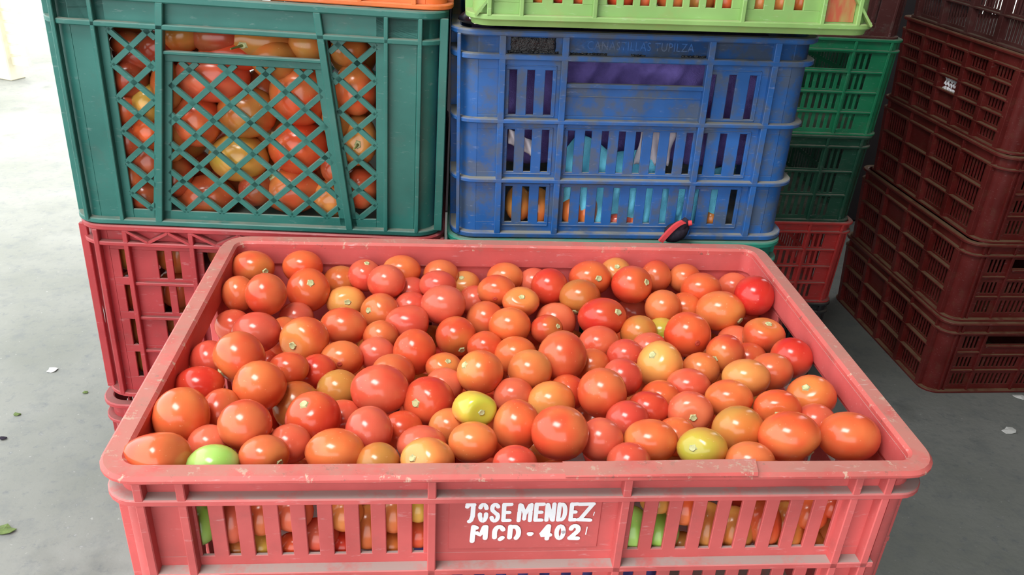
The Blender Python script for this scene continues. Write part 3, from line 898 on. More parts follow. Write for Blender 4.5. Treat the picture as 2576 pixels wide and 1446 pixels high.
# maroon stack at the right
MROT = R(1.0)
MX0, MY0 = 1.245, 1.122
def maroon(label, mat, z, H=0.2225, dx=0.0, dy=0.0, rows=3, nbl=4, through=False):
    W_, D_ = 0.40, 0.60
    c0, s0 = math.cos(MROT), math.sin(MROT)
    ox_, oy_ = W_ / 2 + 0.0, D_ / 2
    c_ = Crate('stacked_crate', W_ - 0.022, D_ - 0.022, H, mat, (MX0 + dx + ox_ * c0 - oy_ * s0, MY0 + dy + ox_ * s0 + oy_ * c0, z), MROT, taper=0.012, r=0.03)
    tag(c_.root, label, 'crate', 'maroon crates stacked at the right')
    c_.rim(H - 0.006, H + 0.002, -0.004, 0.012, 0.002)
    c_.ledge(H - 0.034, H - 0.029, 0.011)
    c_.ledge(0.0, 0.006, 0.013)
    c_.corners(0.003, H - 0.005); c_.base()
    zs = [0.006 + (H - 0.040) * i / rows for i in range(rows + 1)]
    for sd in (1, 3, 2):
        hh = c_.half(sd) - 0.004
        nb = nbl if sd in (1, 3) else 3
        ed = [-hh + 2 * hh * i / nb for i in range(nb + 1)]
        rws = []
        for i in range(rows):
            sl = []
            for q in range(nb):
                if sd != 3 and not through: continue
                if sd == 3 and ((q == 2 and i in (1, 2) and nbl == 5) or (q == 1 and i == rows - 1 and nbl == 4)): continue
                sl += slots(ed[q] + 0.012, ed[q + 1] - 0.012, 3, 0.030) if (through and sd != 3) else slots(ed[q] + 0.016, ed[q + 1] - 0.016, 6 if nbl == 5 else 8, 0.0065)
            rws.append((zs[i] + 0.008, zs[i + 1] - 0.003, sl))
        c_.wall(sd, 0.003, H - 0.005, rws, indiv=False)
        for e in ed:
            c_.rib(sd, e, 0.017, 0.004, H - 0.032, 0.012)
            c_.rib(sd, e, 0.005, H - 0.032, H - 0.004, 0.008)
        for z_ in zs[1:-1]:
            c_.shelf(sd, ed[0], ed[-1], z_ - 0.001, z_ + 0.003, 0.013)
    # short end towards the camera: hand hole, three columns of slots
    hh = c_.half(0) - 0.004
    g = [slots(-0.125, -0.085, 4, 0.006), slots(-0.055, 0.055, 9, 0.006), slots(0.085, 0.125, 4, 0.006)]
    c_.wall(0, 0.003, H - 0.005, [(0.022, 0.058, g[0] + g[1] + g[2]), (0.078, 0.100, g[1]), (0.085, 0.120, g[0] + g[2]), (0.147, 0.186, g[0] + g[2])][:1]
            + [(0.080, 0.112, g[0] + g[1] + g[2]), (0.140, 0.153, g[0] + g[2]), (0.153, 0.178, g[0] + [(-0.06, 0.06)] + g[2])], indiv=False)
    for u in (-hh, -0.142, -0.070, 0.070, 0.142, hh):
        c_.rib(0, u, 0.006, 0.004, H - 0.006, 0.006)
    for (ua, ub, z_) in ((-0.142, -0.07, 0.127), (-0.142, -0.07, 0.068), (-0.07, 0.07, 0.068), (-0.07, 0.07, 0.118), (0.07, 0.142, 0.127), (0.07, 0.142, 0.068), (-0.06, 0.06, 0.146)):
        c_.shelf(0, ua, ub, z_, z_ + 0.004, 0.006)
    return c_
m1 = maroon('maroon crate resting on the floor at the bottom of the right-hand stack', M['maroon'], 0.0)
m2 = maroon('second maroon crate up from the floor in the right-hand stack', M['maroon'], 0.2245, dx=-0.004)
m3 = maroon('third maroon crate up in the right-hand stack, below the white-marked one', M['maroon'], 0.449, dx=0.004, dy=-0.004)
m4 = maroon('maroon crate with a scribbled white paint mark on its long side', M['maroon'], 0.6735, dx=0.0, rows=5, nbl=5)
m5 = maroon('dark brown crate topping the right-hand stack, light showing through its slots', M['brown'], 0.898, dx=0.004, rows=3, through=True)
# white scribble on the long side of the fourth crate
sq = MB(); rr = random.Random(5)
for k in range(3):
    pts = []
    for i in range(22):
        f = i / 21
        u = 0.036 - 0.082 * f + 0.02
        z_ = 0.108 - 0.012 * k + 0.006 * math.sin(i * 1.9 + k) * (1.0 if k < 2 else 0.3) + rr.uniform(-0.002, 0.002)
        pts.append(m4.P(3, u, z_, 0.0012))
    sq.tube(pts, 0.0022 if k < 2 else 0.004, 5)
sq.build('paint_scribble', M['paint'], m4.root)

# ------------------------------------------------------------------ tomatoes
def ray(x, y):
    return FWD + RIGHT * ((x - IMG_W / 2) / FOC) - UP * ((y - IMG_H / 2) / FOC)

def unit_tomato(kind, nu=22, nv=15):
    """unit fruit, stem along +Z; returns verts and faces"""
    vs = [(0, 0, {'round': 0.86, 'plum': 0.93, 'heart': 0.80, 'block': 0.80}[kind])]
    for j in range(1, nv):
        th = math.pi * j / nv
        s, c_ = math.sin(th), math.cos(th)
        rad, z = s, c_
        if kind == 'round':
            z = c_ * (0.93 if c_ > 0 else 0.97); rad = s ** 0.93
            z -= 0.10 * math.exp(-(th / 0.30) ** 2)
        elif kind == 'plum':
            rad = s ** 0.95
            z = c_ - 0.08 * math.exp(-(th / 0.28) ** 2)
            if c_ < -0.9: z -= 0.03 * (-(c_) - 0.9) / 0.1
        elif kind == 'heart':
            rad = s ** 0.9 * (1.0 + 0.10 * c_)
            z = c_ * (0.92 if c_ > 0 else 1.08) - 0.13 * math.exp(-(th / 0.33) ** 2)
        else:
            rad = s ** 0.62
            z = math.copysign(abs(c_) ** 0.72, c_) * 0.95 - 0.14 * math.exp(-(th / 0.4) ** 2)
        for i in range(nu):
            a = 2 * math.pi * i / nu
            lob = 1 + (0.018 if kind != 'block' else 0.045) * math.cos(4 * a + 0.6) * s * (0.4 + 0.6 * max(0, c_))
            vs.append((rad * lob * math.cos(a), rad * lob * math.sin(a), z))
    vs.append((0, 0, -1.0 if kind != 'heart' else -1.08))
    fs = [[0, 1 + i, 1 + (i + 1) % nu] for i in range(nu)]
    for j in range(nv - 2):
        for i in range(nu):
            a = 1 + j * nu + i; b2 = 1 + j * nu + (i + 1) % nu
            fs.append([a, a + nu, b2 + nu, b2])
    last = len(vs) - 1; k = 1 + (nv - 2) * nu
    fs += [[last, k + (i + 1) % nu, k + i] for i in range(nu)]
    return [Vector(p) for p in vs], fs
UNIT = {k: unit_tomato(k) for k in ('round', 'plum', 'heart', 'block')}
DIM = {'round': 0.83, 'plum': 0.92, 'heart': 0.80, 'block': 0.80}

def axis_rot(axis, spin):
    return axis.to_track_quat('Z', 'Y').to_matrix() @ Matrix.Rotation(spin, 3, 'Z')

def make_tomato(center, rx, ry, rd, tilt, axis, kind, code, scar, name='tomato', stalk=False, tip=False):
    """ellipsoid with half-axes rx (across), ry (upright), rd (depth) seen from the stall front; stem towards axis"""
    vs, fs = UNIT[kind]
    rotm = axis_rot(axis, random.uniform(0, 6))
    ct, st = math.cos(tilt), math.sin(tilt)
    A1 = RIGHT * ct + UP * st
    A2 = UP * ct - RIGHT * st
    def tf(p):
        p = rotm @ p
        a, b2, d = p.dot(A1), p.dot(A2), p.dot(-FWD)
        return A1 * (a * rx) + A2 * (b2 * ry) - FWD * (d * rd)
    me = bpy.data.meshes.new(name)
    me.from_pydata([tf(p) for p in vs], [], fs)
    me.shade_smooth()
    at = me.attributes.new('stem', 'FLOAT', 'POINT')
    at.data.foreach_set('value', [max(0.0, p.z) for p in vs])
    o = link(name, me, TOM[code][0], None, center)
    if tip:
        b = MB(); n = 10; zb = vs[-1].z
        vv = [tf(Vector((0, 0, zb - 0.002)))]
        for (q, zz) in ((0.045, 0.012), (0.085, 0.022), (0.13, -0.008)):
            vv += [tf(Vector((q * math.cos(2 * math.pi * k / n), q * math.sin(2 * math.pi * k / n), zb - zz))) for k in range(n)]
        ff = [[0, 1 + (k + 1) % n, 1 + k] for k in range(n)]
        for j in range(2):
            ff += [[1 + j * n + k, 1 + j * n + (k + 1) % n, 1 + (j + 1) * n + (k + 1) % n, 1 + (j + 1) * n + k] for k in range(n)]
        b.add(vv, ff)
        b.build('blossom_scar', M['tip'], o, smooth=60)
    if scar:
        b = MB(); n = 10; k = 0.165; z0 = DIM[kind]
        vv = [tf(Vector((0, 0, z0 + 0.055)))]
        for (q, zz) in ((0.45, 0.05), (0.8, 0.075), (1.0, 0.02)):
            for i in range(n):
                a = 2 * math.pi * i / n
                kk = k * q * (1 + (0.18 if i % 2 else -0.1) * (q > 0.9))
                vv.append(tf(Vector((kk * math.cos(a), kk * math.sin(a), z0 + zz))))
        ff = [[0, 1 + i, 1 + (i + 1) % n] for i in range(n)]
        for j in range(2):
            for i in range(n):
                ff.append([1 + j * n + i, 1 + (j + 1) * n + i, 1 + (j + 1) * n + (i + 1) % n, 1 + j * n + (i + 1) % n])
        b.add(vv, ff)
        s = b.build('stem_scar', M['scar'], o, smooth=50)
        if stalk:
            t = MB(); p0 = tf(Vector((0, 0, z0))); d = (tf(Vector((0, 0, 1.9))) - p0)
            side_ = RIGHT * random.uniform(-0.4, 0.4) * rx
            t.tube([p0, p0 + d * 0.35 + side_ * 0.3, p0 + d * 0.8 + side_], [0.0016, 0.0012, 0.0010], 6)
            t.build('stalk', M['stalk'], o, smooth=60)
    return o

# (x, y, half width, half height in photo pixels, ripeness, layer, stem-scar offset or None, shape)
L = [
 (636,672,54,42,'O',0,(42,10),'plum'), (601,738,42,46,'O',1,None,'round'), (669,740,52,54,'O',0,None,'round'), (761,671,52,42,'R',0,None,'round'),
 (776,729,54,56,'R',-1,(18,-20),'round'), (858,708,46,40,'T',1,None,'plum'), (871,758,51,39,'Y',0,(13,-1),'round'), (918,692,42,42,'P',0,(10,-34),'round'),
 (972,709,48,44,'P',-1,None,'plum'), (1010,677,48,35,'O',0,None,'plum'), (1109,684,46,30,'O',0,None,'round'), (1101,716,47,36,'P',0,None,'plum'),
 (1168,718,34,30,'Y',1,(-6,-22),'round'), (1034,734,42,38,'P',1,None,'plum'), (1116,766,59,50,'P',-1,None,'round'), (956,784,50,48,'O',0,(-27,-5),'round'),
 (1028,814,55,48,'P',0,None,'heart'), (864,822,59,50,'O',0,None,'plum'), (586,819,42,42,'P',1,None,'plum'), (645,836,61,52,'P',0,None,'plum'),
 (746,800,44,30,'P',1,None,'plum'), (716,846,44,50,'O',1,None,'round'), (767,854,61,59,'O',-1,(-23,15),'heart'), (601,899,65,67,'O',-1,(-42,42),'round'),
 (527,906,48,50,'P',1,None,'plum'), (860,902,55,46,'O',0,None,'round'), (947,890,48,42,'P',1,None,'plum'), (1043,885,54,58,'R',-1,None,'plum'),
 (1147,846,52,51,'O',0,(18,33),'plum'), (727,926,50,42,'O',0,None,'plum'), (800,934,40,36,'R',1,None,'round'), (653,970,67,64,'O',-1,None,'round'),
 (746,1020,60,62,'T',1,None,'plum'), (788,1053,70,71,'R',-1,(-15,-49),'round'), (852,976,55,44,'T',1,None,'plum'), (956,980,73,64,'P',-1,None,'plum'),
 (1078,1010,66,64,'R',-1,(-31,-3),'round'), (989,936,56,46,'O',1,None,'plum'), (1117,922,47,36,'O',0,(15,-21),'round'), (1117,970,46,40,'P',1,None,'plum'),
 (1207,936,60,57,'O',-1,(-43,-24),'round'), (1193,1028,53,44,'V',-1,(24,5),'block'), (862,1050,38,38,'P',1,None,'round'), (928,1086,60,65,'P',-1,None,'plum'),
 (616,1068,67,64,'O',-1,None,'round'), (665,1144,64,50,'O',0,(53,15),'round'), (728,1116,54,46,'P',1,None,'plum'), (844,1130,74,51,'O',0,None,'plum'),
 (1012,1082,50,50,'R',1,None,'round'), (1062,1116,62,46,'P',0,None,'plum'), (1076,1150,68,48,'Y',0,(-41,-14),'heart'), (1189,1112,64,52,'O',0,None,'round'),
 (951,1164,34,24,'T',1,None,'round'), (1130,1074,34,32,'Y',1,None,'round'), (503,962,62,40,'R',0,None,'plum'), (458,1047,72,74,'O',-1,None,'round'),
 (557,1040,50,64,'O',1,None,'plum'), (395,1142,78,52,'O',0,None,'block'), (538,1160,66,40,'G',0,None,'plum'), (527,1118,42,34,'P',1,None,'round'),
 (1271,696,48,36,'O',0,None,'round'), (1249,727,49,36,'O',0,None,'round'), (1342,710,38,32,'P',1,None,'round'), (1382,721,47,47,'R',0,None,'plum'),
 (1310,760,47,38,'O',0,(3,-17),'heart'), (1459,747,53,45,'T',0,(-16,38),'plum'), (1484,700,54,45,'R',0,(19,1),'plum'), (1549,684,34,28,'Y',1,(0,-15),'round'),
 (1590,716,53,49,'R',-1,(37,-7),'round'), (1650,696,38,42,'O',0,None,'plum'), (1722,700,40,38,'O',1,None,'round'), (1763,728,51,43,'O',0,None,'plum'),
 (1845,722,40,32,'P',1,None,'round'), (1897,744,50,51,'R',0,None,'plum'), (1812,782,62,51,'O',-1,(44,25),'plum'), (1864,800,36,42,'R',1,None,'round'),
 (1668,774,46,46,'O',0,None,'plum'), (1722,774,32,34,'O',1,None,'round'), (1515,795,62,46,'R',-1,(37,-16),'plum'), (1398,804,52,42,'P',1,None,'plum'),
 (1375,828,41,37,'O',0,(29,-9),'plum'), (1283,820,55,48,'O',0,None,'round'), (1222,804,50,48,'O',0,None,'round'), (1592,787,34,28,'P',1,None,'round'),
 (1607,838,47,46,'T',0,None,'plum'), (1507,868,54,50,'P',0,(30,19),'round'), (1414,897,62,66,'O',-1,None,'plum'), (1297,890,54,44,'O',1,None,'plum'),
 (1333,932,56,54,'Y',-1,None,'round'), (1221,874,38,34,'O',1,None,'round'), (1729,841,59,58,'R',-1,None,'round'), (1664,840,26,24,'V',1,(0,12),'round'),
 (1824,890,48,50,'O',0,(-35,12),'plum'), (1849,860,34,36,'P',1,None,'round'), (1920,845,53,47,'O',0,(8,-38),'heart'), (1660,918,58,62,'Y',-1,(-29,-33),'round'),
 (1633,878,42,32,'P',1,None,'round'), (1573,895,34,32,'P',1,None,'round'), (1565,950,52,50,'P',0,None,'round'), (1488,920,34,40,'O',1,None,'plum'),
 (1515,988,63,65,'O',-1,None,'round'), (1762,930,44,42,'O',1,None,'round'), (1731,970,56,44,'P',0,None,'plum'), (1876,950,60,48,'Y',-1,None,'plum'),
 (1940,934,53,47,'O',0,None,'plum'), (1882,904,38,28,'O',1,None,'round'), (1990,900,52,52,'R',0,None,'plum'), (1292,995,46,36,'P',1,None,'plum'),
 (1387,1006,60,40,'Y',1,None,'plum'), (1427,987,42,40,'R',1,(-28,-20),'round'), (1661,1002,36,34,'O',1,None,'round'), (1630,1030,53,48,'R',0,None,'plum'),
 (1735,1036,58,54,'P',0,(-1,9),'heart'), (1833,1002,60,48,'O',0,None,'plum'), (1955,1024,60,44,'R',0,(-14,10),'round'), (2040,998,62,56,'O',-1,(-29,-32),'round'),
 (1300,1070,60,66,'O',0,None,'plum'), (1409,1088,74,71,'O',-1,None,'round'), (1511,1106,58,56,'P',0,None,'round'), (1578,1056,55,40,'P',1,None,'plum'),
 (1636,1108,68,54,'O',-1,None,'plum'), (1766,1124,64,48,'V',0,(-37,-10),'round'), (1856,1080,66,62,'T',0,None,'round'), (1986,1098,79,64,'O',-1,(54,44),'round'),
 (2135,1098,76,63,'O',0,None,'plum'), (1886,1154,62,42,'O',0,None,'plum'), (1295,1156,58,34,'P',0,None,'round'), (1582,1164,34,24,'P',1,None,'round'),
 (1035,772,40,28,'P',1,None,'round'), (1194,756,32,28,'P',1,None,'round'), (958,846,40,28,'O',1,None,'round'), (2050,1062,34,28,'P',1,None,'round'),
 (1700,1098,38,32,'O',1,None,'round'), (640,1108,30,26,'P',1,None,'round'),
]
L = [(x, y, max(a, k), max(b2, k * 0.92), *rest) if rest[1] == 1 else (x, y, a, b2, *rest)
     for (x, y, a, b2, *rest) in L for k in [40 + (y - 680) * 0.034]]
def fuller(e):
    x, y, a, b2, code, layer = e[:6]
    m = 0.90 * a if layer == 1 else 0.82 * a
    return (x, y + (m - b2) * 0.8, a, m, *e[4:]) if b2 < m else e
L = [fuller(e) for e in L]
RIMZ = FZ + fc.H
def inner(z):
    k = (z - FZ)
    return fc.hx(k) - 0.004, fc.hy(k) - 0.004
N = len(L)
rays = [ray(a[0], a[1]) for a in L]
def heap_z(Y, layer):
    return RIMZ - 0.013 - 0.115 * (Y + 0.16) - 0.017 * (layer == 1) + 0.004 * (layer == -1)
ts = []
for a, d in zip(L, rays):
    t = 0.8
    for _ in range(30):
        Y = CAM.y + d.y * t
        t = t + 0.6 * ((heap_z(Y, a[5]) - CAM.z) / d.z - t)
    ts.append(t)
ts = np.array(ts)
Dn = np.array([[d.x, d.y, d.z] for d in rays]); Cn = np.array(CAM)
def rad(i, t): return 0.5 * (L[i][2] + L[i][3]) / FOC * t
for it in range(160):
    P_ = Cn + Dn * ts[:, None]
    rr_ = np.array([rad(i, ts[i]) for i in range(N)])
    df = P_[:, None, :] - P_[None, :, :]
    dist = np.sqrt((df ** 2).sum(-1)) + np.eye(N) * 9
    ov = 0.94 * (rr_[:, None] + rr_[None, :]) - dist
    mv = np.zeros(N)
    for i, j in zip(*np.where(ov > 0)):
        if i < j:
            f_i = L[i][1] - 26 * L[i][5]; f_j = L[j][1] - 26 * L[j][5]
            s = 1 if f_i > f_j else -1          # the one lower in the heap front comes towards the viewer
            mv[i] -= s * ov[i, j] * 0.22; mv[j] += s * ov[i, j] * 0.22
    ts += mv
    for i in range(N):
        r_ = rad(i, ts[i]) * 0.93
        p = CAM + rays[i] * ts[i]
        ix, iy = inner(p.z)
        tmin = (-iy + r_ - CAM.y) / rays[i].y
        ts[i] = max(ts[i], tmin)
        tmax = (iy - r_ - CAM.y) / rays[i].y
        if abs(rays[i].x) > 0.05:
            sg = 1 if rays[i].x > 0 else -1
            tmax = min(tmax, (sg * (ix - r_) - CAM.x) / rays[i].x)
        ts[i] = max(min(ts[i], tmax), tmin if tmin < tmax else tmax)
        ts[i] += 0.01 * ((heap_z(CAM.y + rays[i].y * ts[i], L[i][5]) - CAM.z) / rays[i].z - ts[i])

ORD = ['first', 'second', 'third', 'fourth', 'fifth', 'sixth', 'seventh', 'eighth', 'ninth', 'tenth', 'eleventh', 'twelfth', 'thirteenth',
       'fourteenth', 'fifteenth', 'sixteenth', 'seventeenth', 'eighteenth', 'nineteenth', 'twentieth', 'twenty-first', 'twenty-second', 'twenty-third']
def rows_of(items, edges):
    """index -> (row from the front, place from the left)"""
    out = {}
    rowsd = {}
    for i, it_ in enumerate(items):
        r_ = sum(1 for e in edges if it_[1] < e)
        rowsd.setdefault(r_, []).append(i)
    for r_, idx in rowsd.items():
        for k, i in enumerate(sorted(idx, key=lambda q: items[q][0])):
            out[i] = (r_, k)
    return out
place = rows_of(L, (1125, 1060, 1000, 940, 880, 820, 765, 712))
TIPS = {(860, 902): (4, 9), (1249, 727): (-3, 21), (1729, 841): (14, 19)}
for i, (x, y, hw, hh_, code, layer, sc_, kind) in enumerate(L):
    t = ts[i]
    tip = next((v_ for k_, v_ in TIPS.items() if abs(k_[0] - x) < 1 and abs(k_[1] - y) < 12), None)
    ctr = CAM + rays[i] * t
    rx_, ryy = hw / FOC * t, hh_ / FOC * t
    rd = 0.5 * (rx_ + ryy) if rx_ < 1.3 * ryy else ryy * 1.05
    view = -(rays[i].normalized())
    if sc_:
        a, b2 = sc_[0] / hw, -sc_[1] / hh_
        q = max(0.05, 1 - a * a - b2 * b2) ** 0.5
        ax = (RIGHT * a + UP * b2 - FWD * q).normalized()
    else:
        # stem out of sight: along the longer axis and away, or below
        an = random.uniform(0, 6.28)
        if hw > hh_ * 1.12: ax = (RIGHT * random.choice((-1, 1)) + FWD * random.uniform(0.2, 0.7) - UP * 0.2).normalized()
        else: ax = (RIGHT * math.cos(an) * 0.8 + UP * math.sin(an) * 0.8 + FWD * random.uniform(0.4, 1.0)).normalized()
    if tip:
        a, b2 = tip[0] / hw, -tip[1] / hh_
        ax = -(RIGHT * a + UP * b2 - FWD * max(0.05, 1 - a * a - b2 * b2) ** 0.5).normalized()
    o = make_tomato(ctr, rx_, ryy, rd, 0.0, ax, kind, code, bool(sc_), tip=bool(tip))
    r_, k = place[i]
    lab = '%s tomato%s, %s from left, %s row behind the painted name' % (TOM[code][1], ' with stem scar' if sc_ else '', ORD[k], ORD[r_])
    tag(o, lab, 'tomato', 'tomatoes heaped in the front crate')

# tomatoes against the slotted front of the same crate
def atY(x, y, Y):
    d = ray(x, y); t = (Y - CAM.y) / d.y
    return CAM + d * t
SL = [(505,1318,34,48,'G'), (585,1305,40,56,'P'), (660,1296,38,46,'O'), (655,1372,34,32,'V'), (735,1288,44,44,'P'), (800,1345,44,40,'P'), (868,1290,38,42,'Y'),
      (928,1325,40,52,'T'), (992,1290,36,46,'Y'), (1052,1276,30,34,'V'), (1052,1340,36,34,'O'), (590,1380,40,30,'T'), (860,1372,36,34,'R'), (985,1370,34,32,'T'),
      (1588,1330,40,54,'G'), (1655,1335,44,50,'G'), (1652,1262,34,28,'T'), (1722,1275,42,42,'O'), (1780,1325,42,58,'T'), (1846,1330,42,54,'T'), (1918,1315,40,54,'O'),
      (1976,1325,40,58,'T'), (2036,1290,38,40,'O'), (2034,1365,38,36,'T'), (2098,1345,34,48,'Y'), (2100,1272,34,30,'O'), (1715,1370,36,30,'T'), (740,1370,34,30,'R')]
for i, (x, y, a, b2, code) in enumerate(SL):
    r_ = 0.021
    p0 = atY(x, y, -0.181)
    s = (p0 - CAM).dot(FWD) / FOC
    rx_, ryy = a * s * 1.25, b2 * s / 0.9
    rr0 = min(rx_, ryy)
    k = fc.hy(p0.z - FZ) - 0.004
    Yc = -k + rr0 * 1.0
    d = ray(x, y); t = (Yc - CAM.y) / d.y
    ctr = CAM + d * t
    ax = Vector((random.uniform(-1, 1), random.uniform(0, 1), random.uniform(-0.6, 0.6))).normalized()
    o = make_tomato(ctr, rx_, ryy, rr0, 0.0, ax, 'plum', code, False)
    nm = 'left' if x < 1300 else 'right'
    idx = sorted([q for q in range(len(SL)) if (SL[q][0] < 1300) == (x < 1300)], key=lambda q: SL[q][0]).index(i)
    tag(o, '%s tomato in front slots %s of the painted name, %s from left' % (TOM[code][1], nm, ORD[idx]), 'tomato', 'tomatoes behind the front slots')

# buried fruit that fills the crate below
fr = random.Random(11)
for iy in range(6):
    for ix in range(10):
        for lay in range(1):
            X = -0.235 + 0.052 * ix + fr.uniform(-0.006, 0.006); Y = -0.125 + 0.053 * iy + fr.uniform(-0.006, 0.006)
            if abs(X) > 0.25: continue
            Z = heap_z(Y, 1) - 0.038 - fr.uniform(0, 0.008)
            r_ = fr.uniform(0.021, 0.025)
            o = make_tomato(Vector((X, Y, Z)), r_, r_, r_, 0, Vector((fr.uniform(-1, 1), fr.uniform(-1, 1), fr.uniform(-1, 0.2))).normalized(), 'round', fr.choice('ROPTRO'), False)
            tag(o, 'tomato buried under the heap, %s from left, %s hidden row behind the name' % (ORD[ix], ORD[iy]), 'tomato', 'buried tomatoes of the front crate')

# tomatoes behind the green lattice
GT = [(345,135,62,50,'B',None),(326,195,50,48,'B',None),(372,258,40,46,'V',None),(318,268,46,46,'O',None),(325,345,48,50,'B',None),(378,330,44,44,'O',None),
      (378,400,48,54,'B',None),(332,440,46,48,'O',None),(366,492,44,44,'B',None),(392,120,48,40,'B',None),(320,110,44,30,'B',None),
      (455,86,52,44,'T',(0,-8)),(545,92,70,44,'B',None),(650,104,86,48,'T',(-30,22)),(580,140,84,40,'R',None),(775,112,52,46,'T',None),
      (535,192,96,62,'P',None),(495,300,62,66,'O',None),(622,282,76,62,'T',None),(756,232,78,80,'O',(-58,-44)),(752,368,78,68,'R',(-66,-24)),(602,396,78,58,'V',None),
      (430,345,46,60,'T',None),(522,494,76,52,'B',None),(735,476,78,58,'O',(-50,-30)),(834,500,52,46,'Y',None),(645,475,44,42,'B',None),(440,440,46,54,'B',None),(420,215,40,60,'T',None),
      (897,222,54,64,'O',(-4,-50)),(902,352,48,62,'Y',(6,20)),(908,474,44,50,'O',None),(880,128,50,40,'T',None),(845,300,36,50,'T',None),(842,420,36,40,'B',None),(690,150,60,50,'T',None)]
gp = rows_of(GT, (400, 300, 170))
for i, (x, y, a, b2, code, sc_) in enumerate(GT):
    deep = 0.0
    p0 = atY(x, y, 0.262); s = (p0 - CAM).dot(FWD) / FOC
    rx_, ryy = a * s, b2 * s / 0.93
    rd = min(rx_, ryy)
    fy = 0.2525 - math.tan(YAWB) * 0 + (x - 640) * (-0.000006) + 0.004
    d = ray(x, y); t = (fy + rd + (0.010 if y < 150 else 0.0) - CAM.y) / d.y
    ctr = CAM + d * t
    if sc_:
        a_, b_ = sc_[0] / a, -sc_[1] / b2
        ax = (RIGHT * a_ + UP * b_ - FWD * max(0.1, 1 - a_ * a_ - b_ * b_) ** 0.5).normalized()
    else:
        ax = Vector((random.uniform(-1, 1), random.uniform(0.2, 1), random.uniform(-0.5, 0.5))).normalized()
    o = make_tomato(ctr, rx_, ryy, rd, 0, ax, 'plum' if i % 3 else 'round', code, bool(sc_), stalk=bool(sc_))
    r_, k = gp[i]
    tag(o, '%s tomato behind green lattice, %s from left, %s row from bottom' % (TOM[code][1], ORD[k], ORD[r_]), 'tomato', 'tomatoes in the green lattice crate')
for ix in range(7):
    for iz in range(4):
        p = Vector((-0.42 + 0.05 * ix + fr.uniform(-.006, .006), 0.325 + fr.uniform(-.008, .008), 0.875 + 0.05 * iz + fr.uniform(-.006, .006)))
        o = make_tomato(p, 0.027, 0.027, 0.027, 0, Vector((fr.uniform(-1, 1), 1, fr.uniform(-1, 1))).normalized(), 'round', fr.choice('BBOTT'), False)
        tag(o, 'tomato deep inside green lattice crate, %s from left, %s layer up' % (ORD[ix], ORD[iz]), 'tomato', 'inner tomatoes of the green lattice crate')

# a few tomatoes low in the blue crate, some in the lime and the zigzag crate
BT = [(1303,512,34,46,'T'), (1352,518,36,48,'T'), (1437,520,30,50,'T'), (1476,524,28,48,'T'), (1556,556,36,20,'P'), (1600,560,26,16,'O'), (1790,548,30,24,'T')]
for i, (x, y, a, b2, code) in enumerate(BT):
    p0 = atY(x, y, 0.258); s = (p0 - CAM).dot(FWD) / FOC
    rd = min(a, b2) * s
    ctr = atY(x, y, 0.2535 + rd)
    o = make_tomato(ctr, a * s, b2 * s, rd, 0, Vector((0.2, 1, 0.3)).normalized(), 'plum', code, False)
    tag(o, '%s tomato in the lowest blue crate slots, %s from left' % (TOM[code][1], ORD[i]), 'tomato', 'tomatoes in the blue crate')
LT = [(1365,-18,34,'T'), (1415,-20,30,'R'), (1465,-18,32,'O'), (1560,-14,36,'R'), (1620,-12,40,'O'), (1690,-10,44,'O'), (1760,-8,40,'T'), (1822,-6,36,'O'), (1912,-4,38,'Y'), (1968,-2,36,'Y'), (2016,0,34,'T')]
for i, (x, y, a, code) in enumerate(LT):
    p0 = atY(x, y, 0.21); s = (p0 - CAM).dot(FWD) / FOC
    ctr = atY(x, y, 0.2035 + a * s)
    ctr.z = max(ctr.z, LZ + 0.0045 + a * s * 1.25)
    o = make_tomato(ctr, a * s, a * s * 1.2, a * s, 0, Vector((0.3, 1, 0.2)).normalized(), 'plum', code, False)
    tag(o, '%s tomato behind the lime crate slots, %s from the left' % (TOM[code][1], ORD[i]), 'tomato', 'tomatoes in the lime crate')
for i, (u, z_, code) in enumerate([(-0.165, 0.18, 'T'), (-0.112, 0.178, 'T'), (-0.05, 0.182, 'B'), (-0.165, 0.125, 'B'), (-0.115, 0.13, 'B'), (-0.06, 0.13, 'T'), (-0.16, 0.075, 'B'), (-0.108, 0.08, 'B'), (-0.158, 0.032, 'T'), (-0.10, 0.032, 'B')]):
    ctr = rc.root.matrix_basis @ Vector((u, -D1 / 2 + 0.040, z_ + 0.002))
    o = make_tomato(ctr, 0.026, 0.026, 0.026, 0, Vector((0.3, 1, -0.4)).normalized(), 'round', code, False)
    tag(o, '%s tomato inside zigzag red crate, %s row from top' % (TOM[code][1], ORD[(0, 0, 0, 1, 1, 1, 2, 2, 3, 3)[i]] + ', ' + ('nearest the left edge', 'inner', 'innermost')[(0, 1, 2, 0, 1, 2, 0, 1, 0, 1)[i]]), 'tomato', 'tomatoes in the zigzag red crate')

